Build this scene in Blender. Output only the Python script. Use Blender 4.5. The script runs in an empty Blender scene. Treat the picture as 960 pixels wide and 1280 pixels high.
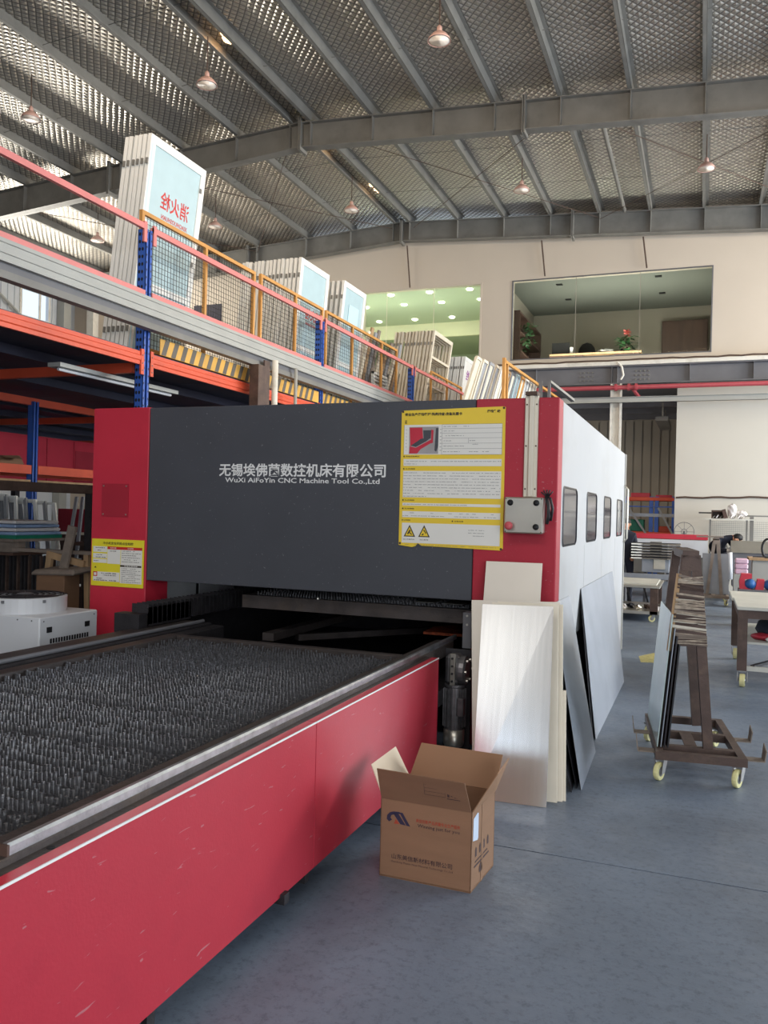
import bpy, bmesh, math, random
from mathutils import Vector, Matrix
random.seed(7)
sc = bpy.context.scene
COL = sc.collection
R = math.radians

# ---------------------------------------------------------------- camera, sky, light, exposure
CAM_H = 1.65
YAW = math.atan(398 / 1030)
ROLL = 0.025
cam_data = bpy.data.cameras.new('camera')
cam_data.sensor_fit = 'VERTICAL'
cam_data.sensor_height = 36.0
cam_data.lens = 36.0 * 1030 / 1280
cam_data.clip_start = 0.05
cam_data.clip_end = 300
cam = bpy.data.objects.new('camera', cam_data)
COL.objects.link(cam)
fw = Vector((-math.sin(YAW), math.cos(YAW), 0))
rt = Vector((math.cos(YAW), math.sin(YAW), 0))
up = Vector((0, 0, 1))
cx = math.cos(ROLL) * rt + math.sin(ROLL) * up
cy = -math.sin(ROLL) * rt + math.cos(ROLL) * up
cam.matrix_world = Matrix(((cx.x, cy.x, -fw.x, 0), (cx.y, cy.y, -fw.y, 0), (cx.z, cy.z, -fw.z, CAM_H), (0, 0, 0, 1)))
sc.camera = cam

world = bpy.data.worlds.new('sky')
sc.world = world
world.use_nodes = True
wn = world.node_tree.nodes
wn['Background'].inputs[0].default_value = (0.70, 0.83, 1.0, 1)
wn['Background'].inputs[1].default_value = 1.0

def area(name, loc, target, sx, sy, power, color):
    d = bpy.data.lights.new(name, 'AREA')
    d.shape = 'RECTANGLE'; d.size = sx; d.size_y = sy; d.energy = power; d.color = color
    o = bpy.data.objects.new(name, d)
    COL.objects.link(o)
    o.location = loc
    o.rotation_euler = (Vector(target) - Vector(loc)).to_track_quat('-Z', 'Y').to_euler()
    return o
area('daylight_side_door', (11.5, 13.0, 3.2), (-2, 13.5, 2.4), 11, 5.5, 1550, (0.84, 0.92, 1.0))
area('daylight_front_door', (6.5, -8.4, 2.8), (-1.5, 6, 1.8), 7.6, 5.0, 560, (0.92, 0.96, 1.0))
area('daylight_low_window', (-4.0, -8.4, 3.7), (-3, 8, 3.0), 4.4, 1.5, 16, (0.80, 0.90, 1.0))
area('sunlit_high_window', (-5.0, -8.4, 6.7), (-4.0, 8, 3.5), 1.3, 3.2, 15, (1.0, 0.84, 0.62))
area('sunlit_high_window', (-2.7, -8.4, 6.7), (-2.0, 8, 3.5), 0.9, 3.2, 9.5, (1.0, 0.84, 0.62))
area('daylight_roof_band', (-2.0, 6.0, 8.2), (-6, 21, 7.0), 12, 0.8, 330, (1.0, 0.80, 0.58))  # added warm fill tinting the upper back wall; no such opening in the roof
area('daylight_far_windows', (-17.5, 17.8, 6.6), (-6, 18.2, 8.5), 5, 1.6, 430, (1.0, 0.95, 0.84))
area('daylight_far_side', (11.0, 18.2, 6.6), (-4, 17.8, 8.6), 4, 1.6, 1150, (1.0, 0.93, 0.80))  # added uplight brightening the far roof bay, with no real source there
area('roof_light_strip', (-1.0, -3.0, 8.4), (-2.2, 5.5, 1.0), 11, 2.2, 250, (1.0, 0.97, 0.93))  # unseen fill added to lift the dark machine front, no skylight built
area('under_mezzanine_light', (-9.5, 22.0, 3.0), (-1.5, 25.5, 3.2), 3, 2, 160, (1.0, 0.93, 0.84))  # added fill lightening the dark recess walls under the mezzanine
area('office_light_lit', (-8.8, 22.0, 5.56), (-8.8, 23.0, 7.75), 6, 1.0, 120, (0.96, 1.0, 0.9))  # added uplight hidden below the sill, fills the lit office
area('office_light_dim', (-2.3, 22.0, 5.56), (-2.3, 23.0, 7.75), 4, 1.0, 150, (1.0, 0.98, 0.9))  # added uplight behind the sill; this office's own ceiling lights are off

sc.view_settings.view_transform = 'Standard'
sc.view_settings.look = 'None'
sc.view_settings.gamma = 1.0
sc.view_settings.exposure = 0.42
sc.view_settings.use_curve_mapping = False

# ---------------------------------------------------------------- materials
def lin(c):
    return tuple(((v / 255) / 12.92 if v / 255 <= 0.04045 else ((v / 255 + 0.055) / 1.055) ** 2.4) for v in c)

def mat(name, rgb, rough=0.5, metal=0.0, var=0.12, scale=6.0, bump=0.0, bscale=60.0, dirt=None, dirt_amt=0.0,
        dirt_scale=2.0, stretch=(1, 1, 1), trans=0.0, alpha=1.0, emit=None, estr=0.0, ior=1.45, scratch=0.0):
    m = bpy.data.materials.new(name)
    m.use_nodes = True
    nt = m.node_tree; N = nt.nodes; L = nt.links
    b = N['Principled BSDF']
    c = lin(rgb)
    b.inputs['Roughness'].default_value = rough
    b.inputs['Metallic'].default_value = metal
    b.inputs['IOR'].default_value = ior
    b.inputs['Transmission Weight'].default_value = trans
    b.inputs['Alpha'].default_value = alpha
    tc = N.new('ShaderNodeTexCoord')
    mp = N.new('ShaderNodeMapping'); mp.inputs['Scale'].default_value = stretch
    L.new(tc.outputs['Object'], mp.inputs['Vector'])
    nz = N.new('ShaderNodeTexNoise'); nz.inputs['Scale'].default_value = scale; nz.inputs['Detail'].default_value = 5
    L.new(mp.outputs[0], nz.inputs['Vector'])
    rp = N.new('ShaderNodeValToRGB')
    rp.color_ramp.elements[0].position = 0.3; rp.color_ramp.elements[1].position = 0.72
    rp.color_ramp.elements[0].color = (*[max(0, v * (1 - var)) for v in c], 1)
    rp.color_ramp.elements[1].color = (*[min(1, v * (1 + var)) for v in c], 1)
    L.new(nz.outputs['Fac'], rp.inputs['Fac'])
    out = rp.outputs['Color']
    if dirt is not None:
        n2 = N.new('ShaderNodeTexNoise'); n2.inputs['Scale'].default_value = dirt_scale; n2.inputs['Detail'].default_value = 8
        n2.inputs['Roughness'].default_value = 0.65
        L.new(mp.outputs[0], n2.inputs['Vector'])
        r2 = N.new('ShaderNodeValToRGB')
        r2.color_ramp.elements[0].position = 0.5; r2.color_ramp.elements[1].position = 0.7
        r2.color_ramp.elements[1].color = (dirt_amt, dirt_amt, dirt_amt, 1)
        L.new(n2.outputs['Fac'], r2.inputs['Fac'])
        mx = N.new('ShaderNodeMix'); mx.data_type = 'RGBA'
        L.new(r2.outputs['Color'], mx.inputs['Factor']); L.new(out, mx.inputs['A'])
        mx.inputs['B'].default_value = (*lin(dirt), 1)
        out = mx.outputs['Result']
    if scratch > 0:
        mp2 = N.new('ShaderNodeMapping'); mp2.inputs['Scale'].default_value = (14, 2.2, 14); mp2.inputs['Rotation'].default_value = (0.35, 0.55, 0.2)
        L.new(tc.outputs['Object'], mp2.inputs['Vector'])
        n3 = N.new('ShaderNodeTexNoise'); n3.inputs['Scale'].default_value = 4.5; n3.inputs['Detail'].default_value = 3
        n3.inputs['Distortion'].default_value = 0.6
        L.new(mp2.outputs[0], n3.inputs['Vector'])
        r3 = N.new('ShaderNodeValToRGB')
        e = r3.color_ramp.elements
        e[0].position = 0.70; e[1].position = 0.715
        e[1].color = (scratch, scratch, scratch, 1)
        L.new(n3.outputs['Fac'], r3.inputs['Fac'])
        mx = N.new('ShaderNodeMix'); mx.data_type = 'RGBA'
        L.new(r3.outputs['Color'], mx.inputs['Factor']); L.new(out, mx.inputs['A'])
        mx.inputs['B'].default_value = (0.45, 0.45, 0.47, 1)
        out = mx.outputs['Result']
    L.new(out, b.inputs['Base Color'])
    if bump > 0:
        nb = N.new('ShaderNodeTexNoise'); nb.inputs['Scale'].default_value = bscale; nb.inputs['Detail'].default_value = 4
        L.new(mp.outputs[0], nb.inputs['Vector'])
        bp = N.new('ShaderNodeBump'); bp.inputs['Strength'].default_value = bump; bp.inputs['Distance'].default_value = 0.02
        L.new(nb.outputs['Fac'], bp.inputs['Height']); L.new(bp.outputs[0], b.inputs['Normal'])
    if emit is not None:
        b.inputs['Emission Color'].default_value = (*lin(emit), 1)
        b.inputs['Emission Strength'].default_value = estr
    return m

def floor_material():
    m = mat('floor_concrete', (110, 122, 138), rough=0.42, var=0.16, scale=0.9, bump=0.12, bscale=14, dirt=(62, 66, 74), dirt_amt=0.5, dirt_scale=0.8)
    nt = m.node_tree; N = nt.nodes; L = nt.links; b = N['Principled BSDF']
    tc = N.new('ShaderNodeTexCoord')
    n = N.new('ShaderNodeTexNoise'); n.inputs['Scale'].default_value = 1.3; n.inputs['Detail'].default_value = 8; n.inputs['Roughness'].default_value = 0.7
    L.new(tc.outputs['Object'], n.inputs['Vector'])
    mr = N.new('ShaderNodeMapRange'); mr.inputs['From Min'].default_value = 0.3; mr.inputs['From Max'].default_value = 0.7
    mr.inputs['To Min'].default_value = 0.28; mr.inputs['To Max'].default_value = 0.62
    L.new(n.outputs['Fac'], mr.inputs['Value']); L.new(mr.outputs[0], b.inputs['Roughness'])
    # fine dark speckles and pale grit
    v = N.new('ShaderNodeTexNoise'); v.inputs['Scale'].default_value = 26; v.inputs['Detail'].default_value = 6; v.inputs['Roughness'].default_value = 0.8
    L.new(tc.outputs['Object'], v.inputs['Vector'])
    r = N.new('ShaderNodeValToRGB')
    r.color_ramp.elements[0].position = 0.32; r.color_ramp.elements[0].color = (0.62, 0.62, 0.64, 1)
    r.color_ramp.elements[1].position = 0.5; r.color_ramp.elements[1].color = (1, 1, 1, 1)
    L.new(v.outputs['Fac'], r.inputs['Fac'])
    old = b.inputs['Base Color'].links[0].from_socket
    mx = N.new('ShaderNodeMix'); mx.data_type = 'RGBA'; mx.blend_type = 'MULTIPLY'; mx.inputs['Factor'].default_value = 1
    L.new(old, mx.inputs['A']); L.new(r.outputs['Color'], mx.inputs['B']); L.new(mx.outputs['Result'], b.inputs['Base Color'])
    return m

def foil_material():
    # silver insulation foil held up by a diamond wire net
    m = bpy.data.materials.new('roof_foil'); m.use_nodes = True
    nt = m.node_tree; N = nt.nodes; L = nt.links; b = N['Principled BSDF']
    b.inputs['Metallic'].default_value = 0.75
    tc = N.new('ShaderNodeTexCoord')
    hs = []
    nz = N.new('ShaderNodeTexNoise'); nz.inputs['Scale'].default_value = 1.1; nz.inputs['Detail'].default_value = 3
    L.new(tc.outputs['Object'], nz.inputs['Vector'])
    for ang in (40, -40):
        mp = N.new('ShaderNodeMapping'); mp.inputs['Rotation'].default_value = (0, 0, R(ang))
        L.new(tc.outputs['Object'], mp.inputs['Vector'])
        w = N.new('ShaderNodeTexWave'); w.wave_type = 'BANDS'; w.bands_direction = 'X'; w.inputs['Scale'].default_value = 2.9
        w.inputs['Distortion'].default_value = 1.1; w.inputs['Detail'].default_value = 1.5; w.inputs['Detail Scale'].default_value = 0.6
        L.new(mp.outputs[0], w.inputs['Vector'])
        hs.append(w.outputs['Fac'])
    mul = N.new('ShaderNodeMath'); mul.operation = 'MINIMUM'
    L.new(hs[0], mul.inputs[0]); L.new(hs[1], mul.inputs[1])
    big = N.new('ShaderNodeTexNoise'); big.inputs['Scale'].default_value = 1.6; big.inputs['Detail'].default_value = 4
    L.new(tc.outputs['Object'], big.inputs['Vector'])
    add = N.new('ShaderNodeMath'); add.operation = 'ADD'
    L.new(mul.outputs[0], add.inputs[0]); L.new(big.outputs['Fac'], add.inputs[1])
    bp = N.new('ShaderNodeBump'); bp.inputs['Strength'].default_value = 0.6; bp.inputs['Distance'].default_value = 0.04
    L.new(add.outputs[0], bp.inputs['Height']); L.new(bp.outputs[0], b.inputs['Normal'])
    r = N.new('ShaderNodeValToRGB')
    r.color_ramp.elements[0].position = 0.0; r.color_ramp.elements[0].color = (0.22, 0.21, 0.20, 1)
    r.color_ramp.elements[1].position = 0.16; r.color_ramp.elements[1].color = (0.66, 0.62, 0.56, 1)
    L.new(mul.outputs[0], r.inputs['Fac'])
    rr = N.new('ShaderNodeMapRange'); rr.inputs['From Min'].default_value = 0.3; rr.inputs['From Max'].default_value = 0.7
    rr.inputs['To Min'].default_value = 0.3; rr.inputs['To Max'].default_value = 0.48
    L.new(nz.outputs['Fac'], rr.inputs['Value']); L.new(rr.outputs[0], b.inputs['Roughness'])
    L.new(r.outputs['Color'], b.inputs['Base Color'])
    return m

def stripes_material():
    m = mat('hazard_yellow', (220, 168, 76), rough=0.55, var=0.15, scale=3, dirt=(120, 90, 50), dirt_amt=0.4)
    return m

M = {}
M['floor'] = floor_material()
M['foil'] = foil_material()
M['wall'] = mat('painted_plaster', (202, 190, 175), rough=0.8, var=0.03, scale=0.7, bump=0.05, bscale=30)
M['wall_low'] = mat('painted_plaster_lower', (200, 195, 184), rough=0.75, var=0.03, scale=0.6)
M['sheeting'] = mat('profiled_wall_sheet', (200, 204, 208), rough=0.6, var=0.05, scale=1)
M['steel'] = mat('grey_painted_steel', (122, 120, 115), rough=0.55, var=0.10, scale=3, dirt=(80, 78, 74), dirt_amt=0.35)
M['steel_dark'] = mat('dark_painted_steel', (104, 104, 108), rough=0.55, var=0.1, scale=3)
M['steel_light'] = mat('light_grey_painted_steel', (165, 165, 160), rough=0.5, var=0.06, scale=3)
M['white_steel'] = mat('white_painted_steel', (222, 218, 208), rough=0.5, var=0.05, scale=3, dirt=(150, 140, 125), dirt_amt=0.35, dirt_scale=4)
M['red'] = mat('red_enamel', (172, 38, 56), rough=0.48, var=0.07, scale=3, bump=0.03, bscale=90, dirt=(150, 28, 48), dirt_amt=0.5, dirt_scale=3, scratch=0.25)
M['red_plain'] = mat('red_enamel_clean', (194, 46, 66), rough=0.42, var=0.05, scale=3, dirt=(165, 30, 50), dirt_amt=0.35, dirt_scale=2)
M['red_dark'] = mat('red_enamel_shutter', (165, 36, 54), rough=0.5, var=0.06, scale=3)
M['black'] = mat('charcoal_enamel', (70, 72, 79), rough=0.5, var=0.06, scale=2.5, bump=0.03, bscale=90, scratch=0.25)
M['black_iron'] = mat('sooty_iron', (50, 48, 51), rough=0.55, metal=0.3, var=0.25, scale=10, bump=0.2, bscale=60)
M['bed_iron'] = mat('brown_table_iron', (72, 66, 65), rough=0.5, metal=0.35, var=0.25, scale=9, bump=0.12, bscale=60, dirt=(88, 76, 66), dirt_amt=0.5, dirt_scale=5)
M['slat'] = mat('slag_covered_steel', (112, 112, 116), rough=0.35, metal=0.55, var=0.5, scale=70, bump=0.3, bscale=200)
M['rail'] = mat('bare_steel_rail', (176, 182, 188), rough=0.32, metal=0.85, var=0.25, scale=18, dirt=(70, 70, 72), dirt_amt=0.8, dirt_scale=9)
M['white'] = mat('white_enamel', (208, 210, 214), rough=0.35, var=0.03, scale=2, dirt=(190, 190, 192), dirt_amt=0.25, dirt_scale=1.5)
M['side_white'] = mat('side_panel_enamel', (184, 186, 189), rough=0.4, var=0.03, scale=1.2, dirt=(160, 156, 150), dirt_amt=0.35, dirt_scale=1.0)
M['tinted'] = mat('tinted_window', (74, 72, 80), rough=0.08, var=0.08, scale=3)
M['rubber'] = mat('black_rubber', (24, 24, 26), rough=0.6, var=0.1)
M['alu'] = mat('brushed_aluminium', (224, 225, 226), rough=0.2, metal=0.9, var=0.05, scale=3, stretch=(20, 1, 0.6))
M['alu_matte'] = mat('matte_aluminium', (198, 192, 183), rough=0.45, metal=0.7, var=0.04, scale=3)
M['alu_edge'] = mat('cream_sheet', (214, 206, 190), rough=0.45, metal=0.4, var=0.05)
M['galv'] = mat('galvanised_sheet', (152, 158, 168), rough=0.45, metal=0.55, var=0.09, scale=4, dirt=(130, 134, 142), dirt_amt=0.3)
M['sheet_grey'] = mat('dull_grey_sheet', (126, 128, 132), rough=0.45, metal=0.5, var=0.1, scale=4)
M['galv_dark'] = mat('oily_dark_sheet', (34, 33, 38), rough=0.35, metal=0.3, var=0.2)
M['stainless'] = mat('stainless_steel', (196, 192, 182), rough=0.33, metal=0.85, var=0.06, scale=6)
M['yellow'] = mat('yellow_sign_board', (232, 200, 62), rough=0.38, var=0.04, scale=4, dirt=(215, 180, 50), dirt_amt=0.4)
M['yellow_lemon'] = mat('lemon_sign_board', (228, 214, 52), rough=0.4, var=0.04, scale=4)
M['print_white'] = mat('print_white', (226, 224, 218), rough=0.45, var=0.02)
M['ink'] = mat('dark_ink', (64, 56, 44), rough=0.5, var=0.1, scale=40)
M['ink_grey'] = mat('grey_ink', (120, 120, 122), rough=0.5, var=0.15, scale=60)
M['ink_red'] = mat('red_ink', (196, 48, 44), rough=0.5, var=0.08)
M['ink_purple'] = mat('purple_ink', (150, 70, 150), rough=0.5, var=0.08)
M['letter'] = mat('white_lettering', (226, 226, 226), rough=0.5, var=0.03)
M['card'] = mat('brown_cardboard', (134, 102, 78), rough=0.8, var=0.06, scale=3, bump=0.06, bscale=60, stretch=(1, 1, 6))
M['card_in'] = mat('cardboard_lining', (148, 114, 87), rough=0.8, var=0.06, scale=3)
M['card_pale'] = mat('pale_cardboard', (214, 200, 178), rough=0.75, var=0.05)
M['card_ink'] = mat('carton_print_dark', (70, 52, 52), rough=0.7, var=0.1, scale=60)
M['card_navy'] = mat('carton_print_navy', (46, 42, 66), rough=0.7, var=0.1)
M['card_red'] = mat('carton_print_red', (160, 66, 46), rough=0.7, var=0.1)
M['label_blue'] = mat('pale_blue_label', (190, 205, 226), rough=0.5, var=0.03)
M['orange'] = mat('orange_rack_paint', (214, 84, 54), rough=0.5, var=0.08, scale=3, dirt=(170, 62, 44), dirt_amt=0.3)
M['pink'] = mat('faded_rail_paint', (216, 128, 124), rough=0.5, var=0.08, scale=3)  # pink lightened in the colour to carry the haze over the rails
M['blue'] = mat('blue_rack_paint', (54, 96, 184), rough=0.45, var=0.1, scale=5, dirt=(90, 110, 150), dirt_amt=0.35, dirt_scale=12)
M['yellow_frame'] = mat('amber_fence_paint', (198, 144, 78), rough=0.55, var=0.1, scale=5)
M['hazard'] = stripes_material()
M['hazard_dark'] = mat('hazard_grey', (96, 90, 82), rough=0.6, var=0.15)
M['wire'] = mat('mesh_wire', (52, 52, 50), rough=0.5, metal=0.5)
M['rust_rod'] = mat('brown_rod', (84, 66, 56), rough=0.7)
M['frame_white'] = mat('powder_coated_frame', (232, 232, 228), rough=0.4, var=0.03)
M['frame_cream'] = mat('cream_frame', (222, 212, 192), rough=0.5, var=0.08, scale=6)
M['frame_grey'] = mat('grey_frame', (150, 152, 156), rough=0.45, var=0.1, scale=6)
M['pane_blue'] = mat('frosted_pane', (178, 202, 208), rough=0.3, var=0.03)
M['pane_inner'] = mat('pale_blue_square', (196, 226, 238), rough=0.3, var=0.03)
M['deck'] = mat('dark_decking', (64, 66, 84), rough=0.6, metal=0.2, var=0.12, scale=3)
M['pipe_red'] = mat('red_fire_pipe', (176, 76, 84), rough=0.45, var=0.08)
M['glass_dim'] = mat('office_glass', (236, 240, 232), rough=0.02, trans=1.0, var=0.0, ior=1.08)
M['glass_green'] = mat('green_office_glass', (236, 246, 232), rough=0.02, trans=1.0, var=0.0, ior=1.08)
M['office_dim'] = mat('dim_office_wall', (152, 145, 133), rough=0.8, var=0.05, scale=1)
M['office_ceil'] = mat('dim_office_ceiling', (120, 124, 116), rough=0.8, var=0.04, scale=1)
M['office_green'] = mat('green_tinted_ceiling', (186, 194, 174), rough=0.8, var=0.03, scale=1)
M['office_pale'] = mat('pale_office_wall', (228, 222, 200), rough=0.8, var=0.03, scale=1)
M['wood_dark'] = mat('dark_wood', (82, 62, 54), rough=0.5, var=0.2, scale=6, stretch=(1, 1, 0.2))
M['wood'] = mat('raw_timber', (172, 142, 108), rough=0.8, var=0.2, scale=8, stretch=(1, 1, 0.15), bump=0.1)
M['wood_grey'] = mat('weathered_timber', (132, 120, 110), rough=0.85, var=0.2, scale=8)
M['leaf'] = mat('green_leaf', (52, 88, 52), rough=0.5, var=0.3, scale=20)
M['flower'] = mat('pink_flower', (214, 104, 98), rough=0.6)
M['downlight'] = mat('lit_downlight', (255, 255, 240), emit=(255, 252, 232), estr=22)
M['led'] = mat('opening_light', (255, 240, 210), emit=(255, 206, 150), estr=6)  # emission stands in for daylight through the torn ridge foil
M['lamp_shade'] = mat('dusty_lamp_shade', (196, 158, 146), rough=0.5, var=0.1)
M['lamp_inner'] = mat('lamp_reflector', (226, 216, 206), rough=0.35, var=0.05)
M['brown_steel'] = mat('brown_cart_steel', (84, 68, 62), rough=0.55, metal=0.25, var=0.2, scale=10, bump=0.1, dirt=(120, 100, 84), dirt_amt=0.4, dirt_scale=7)
M['caster'] = mat('cream_caster_tyre', (214, 208, 152), rough=0.5, var=0.12)
M['caster_rim'] = mat('zinc_caster_fork', (150, 150, 150), rough=0.4, metal=0.8)
M['tape'] = mat('wound_stretch_film', (170, 156, 140), rough=0.3, var=0.35, scale=30)
M['glass_sheet'] = mat('green_edged_glass', (176, 196, 194), rough=0.1, var=0.05)
M['table_top'] = mat('grey_bench_top', (196, 196, 188), rough=0.55, var=0.08, scale=4, dirt=(150, 146, 138), dirt_amt=0.4)
M['navy'] = mat('navy_workwear', (30, 34, 48), rough=0.85, var=0.15, scale=8)
M['skin'] = mat('skin', (190, 140, 112), rough=0.6, var=0.05)
M['hair'] = mat('black_hair', (22, 20, 22), rough=0.6)
M['cap'] = mat('black_cap', (26, 26, 30), rough=0.7)
M['paper'] = mat('crumpled_white_paper', (226, 222, 220), rough=0.7, var=0.06, scale=10)
M['pink_bag'] = mat('pink_printed_sack', (214, 180, 200), rough=0.6, var=0.08)
M['blue_plastic'] = mat('blue_plastic', (40, 96, 160), rough=0.4, var=0.1)
M['rusty'] = mat('rusty_glowing_scale', (176, 82, 46), rough=0.7, var=0.5, scale=30)  # orange light on the slag put into this rust colour
M['motor'] = mat('cast_aluminium', (120, 118, 120), rough=0.4, metal=0.7, var=0.25, scale=20)
M['chrome'] = mat('chrome', (200, 200, 200), rough=0.15, metal=1.0)
M['estop'] = mat('dusty_red_button', (196, 86, 92), rough=0.5)
M['cable'] = mat('dark_cable', (40, 38, 42), rough=0.5)
M['photo_grey'] = mat('print_photo_floor', (160, 156, 156), rough=0.4)
M['scrap_blue'] = mat('blue_plastic_wrap', (150, 176, 214), rough=0.3, var=0.15)
M['green_strap'] = mat('green_strap', (30, 120, 96), rough=0.5)
M['yellow_paint'] = mat('worn_floor_paint', (176, 168, 110), rough=0.6, var=0.3, scale=20)

# ---------------------------------------------------------------- mesh helpers
class MB:
    def __init__(s):
        s.v = []; s.f = []
    def quad(s, a, b, c, d):
        n = len(s.v); s.v += [tuple(a), tuple(b), tuple(c), tuple(d)]; s.f.append((n, n + 1, n + 2, n + 3)); return s
    def hexa(s, p):
        n = len(s.v); s.v += [tuple(q) for q in p]
        for f in ((0, 3, 2, 1), (4, 5, 6, 7), (0, 1, 5, 4), (1, 2, 6, 5), (2, 3, 7, 6), (3, 0, 4, 7)):
            s.f.append(tuple(n + i for i in f))
        return s
    def box(s, x0, x1, y0, y1, z0, z1):
        return s.hexa([(x0, y0, z0), (x1, y0, z0), (x1, y1, z0), (x0, y1, z0), (x0, y0, z1), (x1, y0, z1), (x1, y1, z1), (x0, y1, z1)])
    def obox(s, c, sx, sy, sz, mt=None):
        """box of full sizes centred at c, turned by mt (Matrix 3x3)"""
        c = Vector(c); mt = mt or Matrix.Identity(3)
        P = []
        for z in (-1, 1):
            for x, y in ((-1, -1), (1, -1), (1, 1), (-1, 1)):
                P.append(c + mt @ Vector((x * sx / 2, y * sy / 2, z * sz / 2)))
        return s.hexa(P)
    def bar(s, a, b, w, t, side=None):
        """rectangular bar from a to b; w along `side`, t across"""
        a = Vector(a); b = Vector(b); d = (b - a).normalized()
        side = Vector(side) if side else (Vector((1, 0, 0)) if abs(d.x) < 0.9 else Vector((0, 1, 0)))
        u = (side - side.dot(d) * d).normalized(); v = d.cross(u)
        P = []
        for e in (a, b):
            for i, j in ((-1, -1), (1, -1), (1, 1), (-1, 1)):
                P.append(e + u * i * w / 2 + v * j * t / 2)
        return s.hexa(P)
    def tube(s, pts, r, n=8, cap=True):
        pts = [Vector(p) for p in pts]
        rr = r if isinstance(r, (list, tuple)) else [r] * len(pts)
        base = len(s.v); prev = None
        for i, p in enumerate(pts):
            d = (pts[min(i + 1, len(pts) - 1)] - pts[max(i - 1, 0)]).normalized()
            if prev is None:
                ref = Vector((0, 0, 1)) if abs(d.z) < 0.9 else Vector((1, 0, 0))
                u = (ref - ref.dot(d) * d).normalized()
            else:
                u = (prev - prev.dot(d) * d).normalized()
            prev = u; w = d.cross(u)
            for k in range(n):
                a = 2 * math.pi * k / n
                s.v.append(tuple(p + (u * math.cos(a) + w * math.sin(a)) * rr[i]))
        for i in range(len(pts) - 1):
            for k in range(n):
                a = base + i * n + k; b2 = base + i * n + (k + 1) % n
                s.f.append((a, b2, b2 + n, a + n))
        if cap:
            s.f.append(tuple(base + k for k in range(n))[::-1])
            s.f.append(tuple(base + (len(pts) - 1) * n + k for k in range(n)))
        return s
    def lathe(s, prof, c=(0, 0, 0), n=20, axis='Z', cap=True):
        """prof: [(r, h)]"""
        base = len(s.v); c = Vector(c)
        for r, h in prof:
            for k in range(n):
                a = 2 * math.pi * k / n
                p = (r * math.cos(a), r * math.sin(a), h)
                if axis == 'X': p = (h, p[0], p[1])
                elif axis == 'Y': p = (p[0], h, p[1])
                s.v.append(tuple(c + Vector(p)))
        for i in range(len(prof) - 1):
            for k in range(n):
                a = base + i * n + k; b = base + i * n + (k + 1) % n
                s.f.append((a, b, b + n, a + n))
        if cap:
            s.f.append(tuple(base + k for k in range(n))[::-1]); s.f.append(tuple(base + (len(prof) - 1) * n + k for k in range(n)))
        return s
    def prism(s, poly, o, a, b, d):
        """poly of (u,v) in plane o + u*a + v*b, thickened by vector d"""
        o, a, b, d = Vector(o), Vector(a), Vector(b), Vector(d)
        n = len(poly); base = len(s.v)
        for k in (0, 1):
            for u, v in poly: s.v.append(tuple(o + a * u + b * v + d * k))
        s.f.append(tuple(base + i for i in range(n))[::-1]); s.f.append(tuple(base + n + i for i in range(n)))
        for i in range(n):
            j = (i + 1) % n
            s.f.append((base + i, base + j, base + n + j, base + n + i))
        return s
    def blob(s, c, rx, ry, rz, n=10, m=6, jit=0.0, rnd=random):
        base = len(s.v)
        for i in range(m + 1):
            t = math.pi * i / m
            for k in range(n):
                a = 2 * math.pi * k / n; q = 1 + rnd.uniform(-jit, jit)
                s.v.append((c[0] + rx * math.sin(t) * math.cos(a) * q, c[1] + ry * math.sin(t) * math.sin(a) * q, c[2] + rz * math.cos(t) * q))
        for i in range(m):
            for k in range(n):
                a = base + i * n + k; b = base + i * n + (k + 1) % n
                s.f.append((a, a + n, b + n, b))
        return s
    def mesh(s, name, m, smooth=False, bevel=0):
        me = bpy.data.meshes.new(name)
        me.from_pydata(s.v, [], s.f)
        bm = bmesh.new(); bm.from_mesh(me)
        bmesh.ops.recalc_face_normals(bm, faces=bm.faces)
        if bevel > 0:
            bmesh.ops.bevel(bm, geom=list(bm.edges), offset=bevel, segments=1, affect='EDGES', clamp_overlap=True)
        bm.to_mesh(me); bm.free()
        if smooth:
            for p in me.polygons: p.use_smooth = True
        me.materials.append(m)
        return me

def put(name, me, parent=None, label=None):
    o = bpy.data.objects.new(name, me)
    COL.objects.link(o)
    if parent is not None:
        o.parent = parent
        o.matrix_parent_inverse = Matrix.Translation(-WORLD_LOC.get(parent.name, Vector((0, 0, 0))))
        WORLD_LOC[o.name] = Vector((0, 0, 0))
    if label: o['label'] = label
    return o
WORLD_LOC = {}

def part(name, mb, m, parent, label=None, smooth=False, bevel=0):
    return put(name, mb.mesh(name, m, smooth, bevel), parent, label)

def thing(name, label, cat, loc, group=None):
    o = bpy.data.objects.new(name, None); o.empty_display_size = 0.2
    COL.objects.link(o); o.location = loc
    WORLD_LOC[o.name] = Vector(loc)
    o['label'] = label; o['category'] = cat
    if group: o['group'] = group
    return o

def single(name, mb, m, label, cat, group=None, smooth=False, bevel=0):
    o = put(name, mb.mesh(name, m, smooth, bevel))
    o['label'] = label; o['category'] = cat
    if group: o['group'] = group
    return o

def struct(name, mb, m, parent=None, smooth=False, bevel=0):
    o = put(name, mb.mesh(name, m, smooth, bevel), parent)
    if parent is None: o['kind'] = 'structure'
    return o

def dup(root, loc, rotz=0.0, label=None, group=None, cat=None, scale=None):
    r = root.copy(); COL.objects.link(r); r.location = loc; r.rotation_euler = (0, 0, rotz)
    if scale: r.scale = scale
    if label: r['label'] = label
    if group: r['group'] = group
    for ch in list(root.children):
        c = ch.copy(); COL.objects.link(c); c.parent = r
        for g in list(ch.children):
            d = g.copy(); COL.objects.link(d); d.parent = c
    return r

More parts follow.
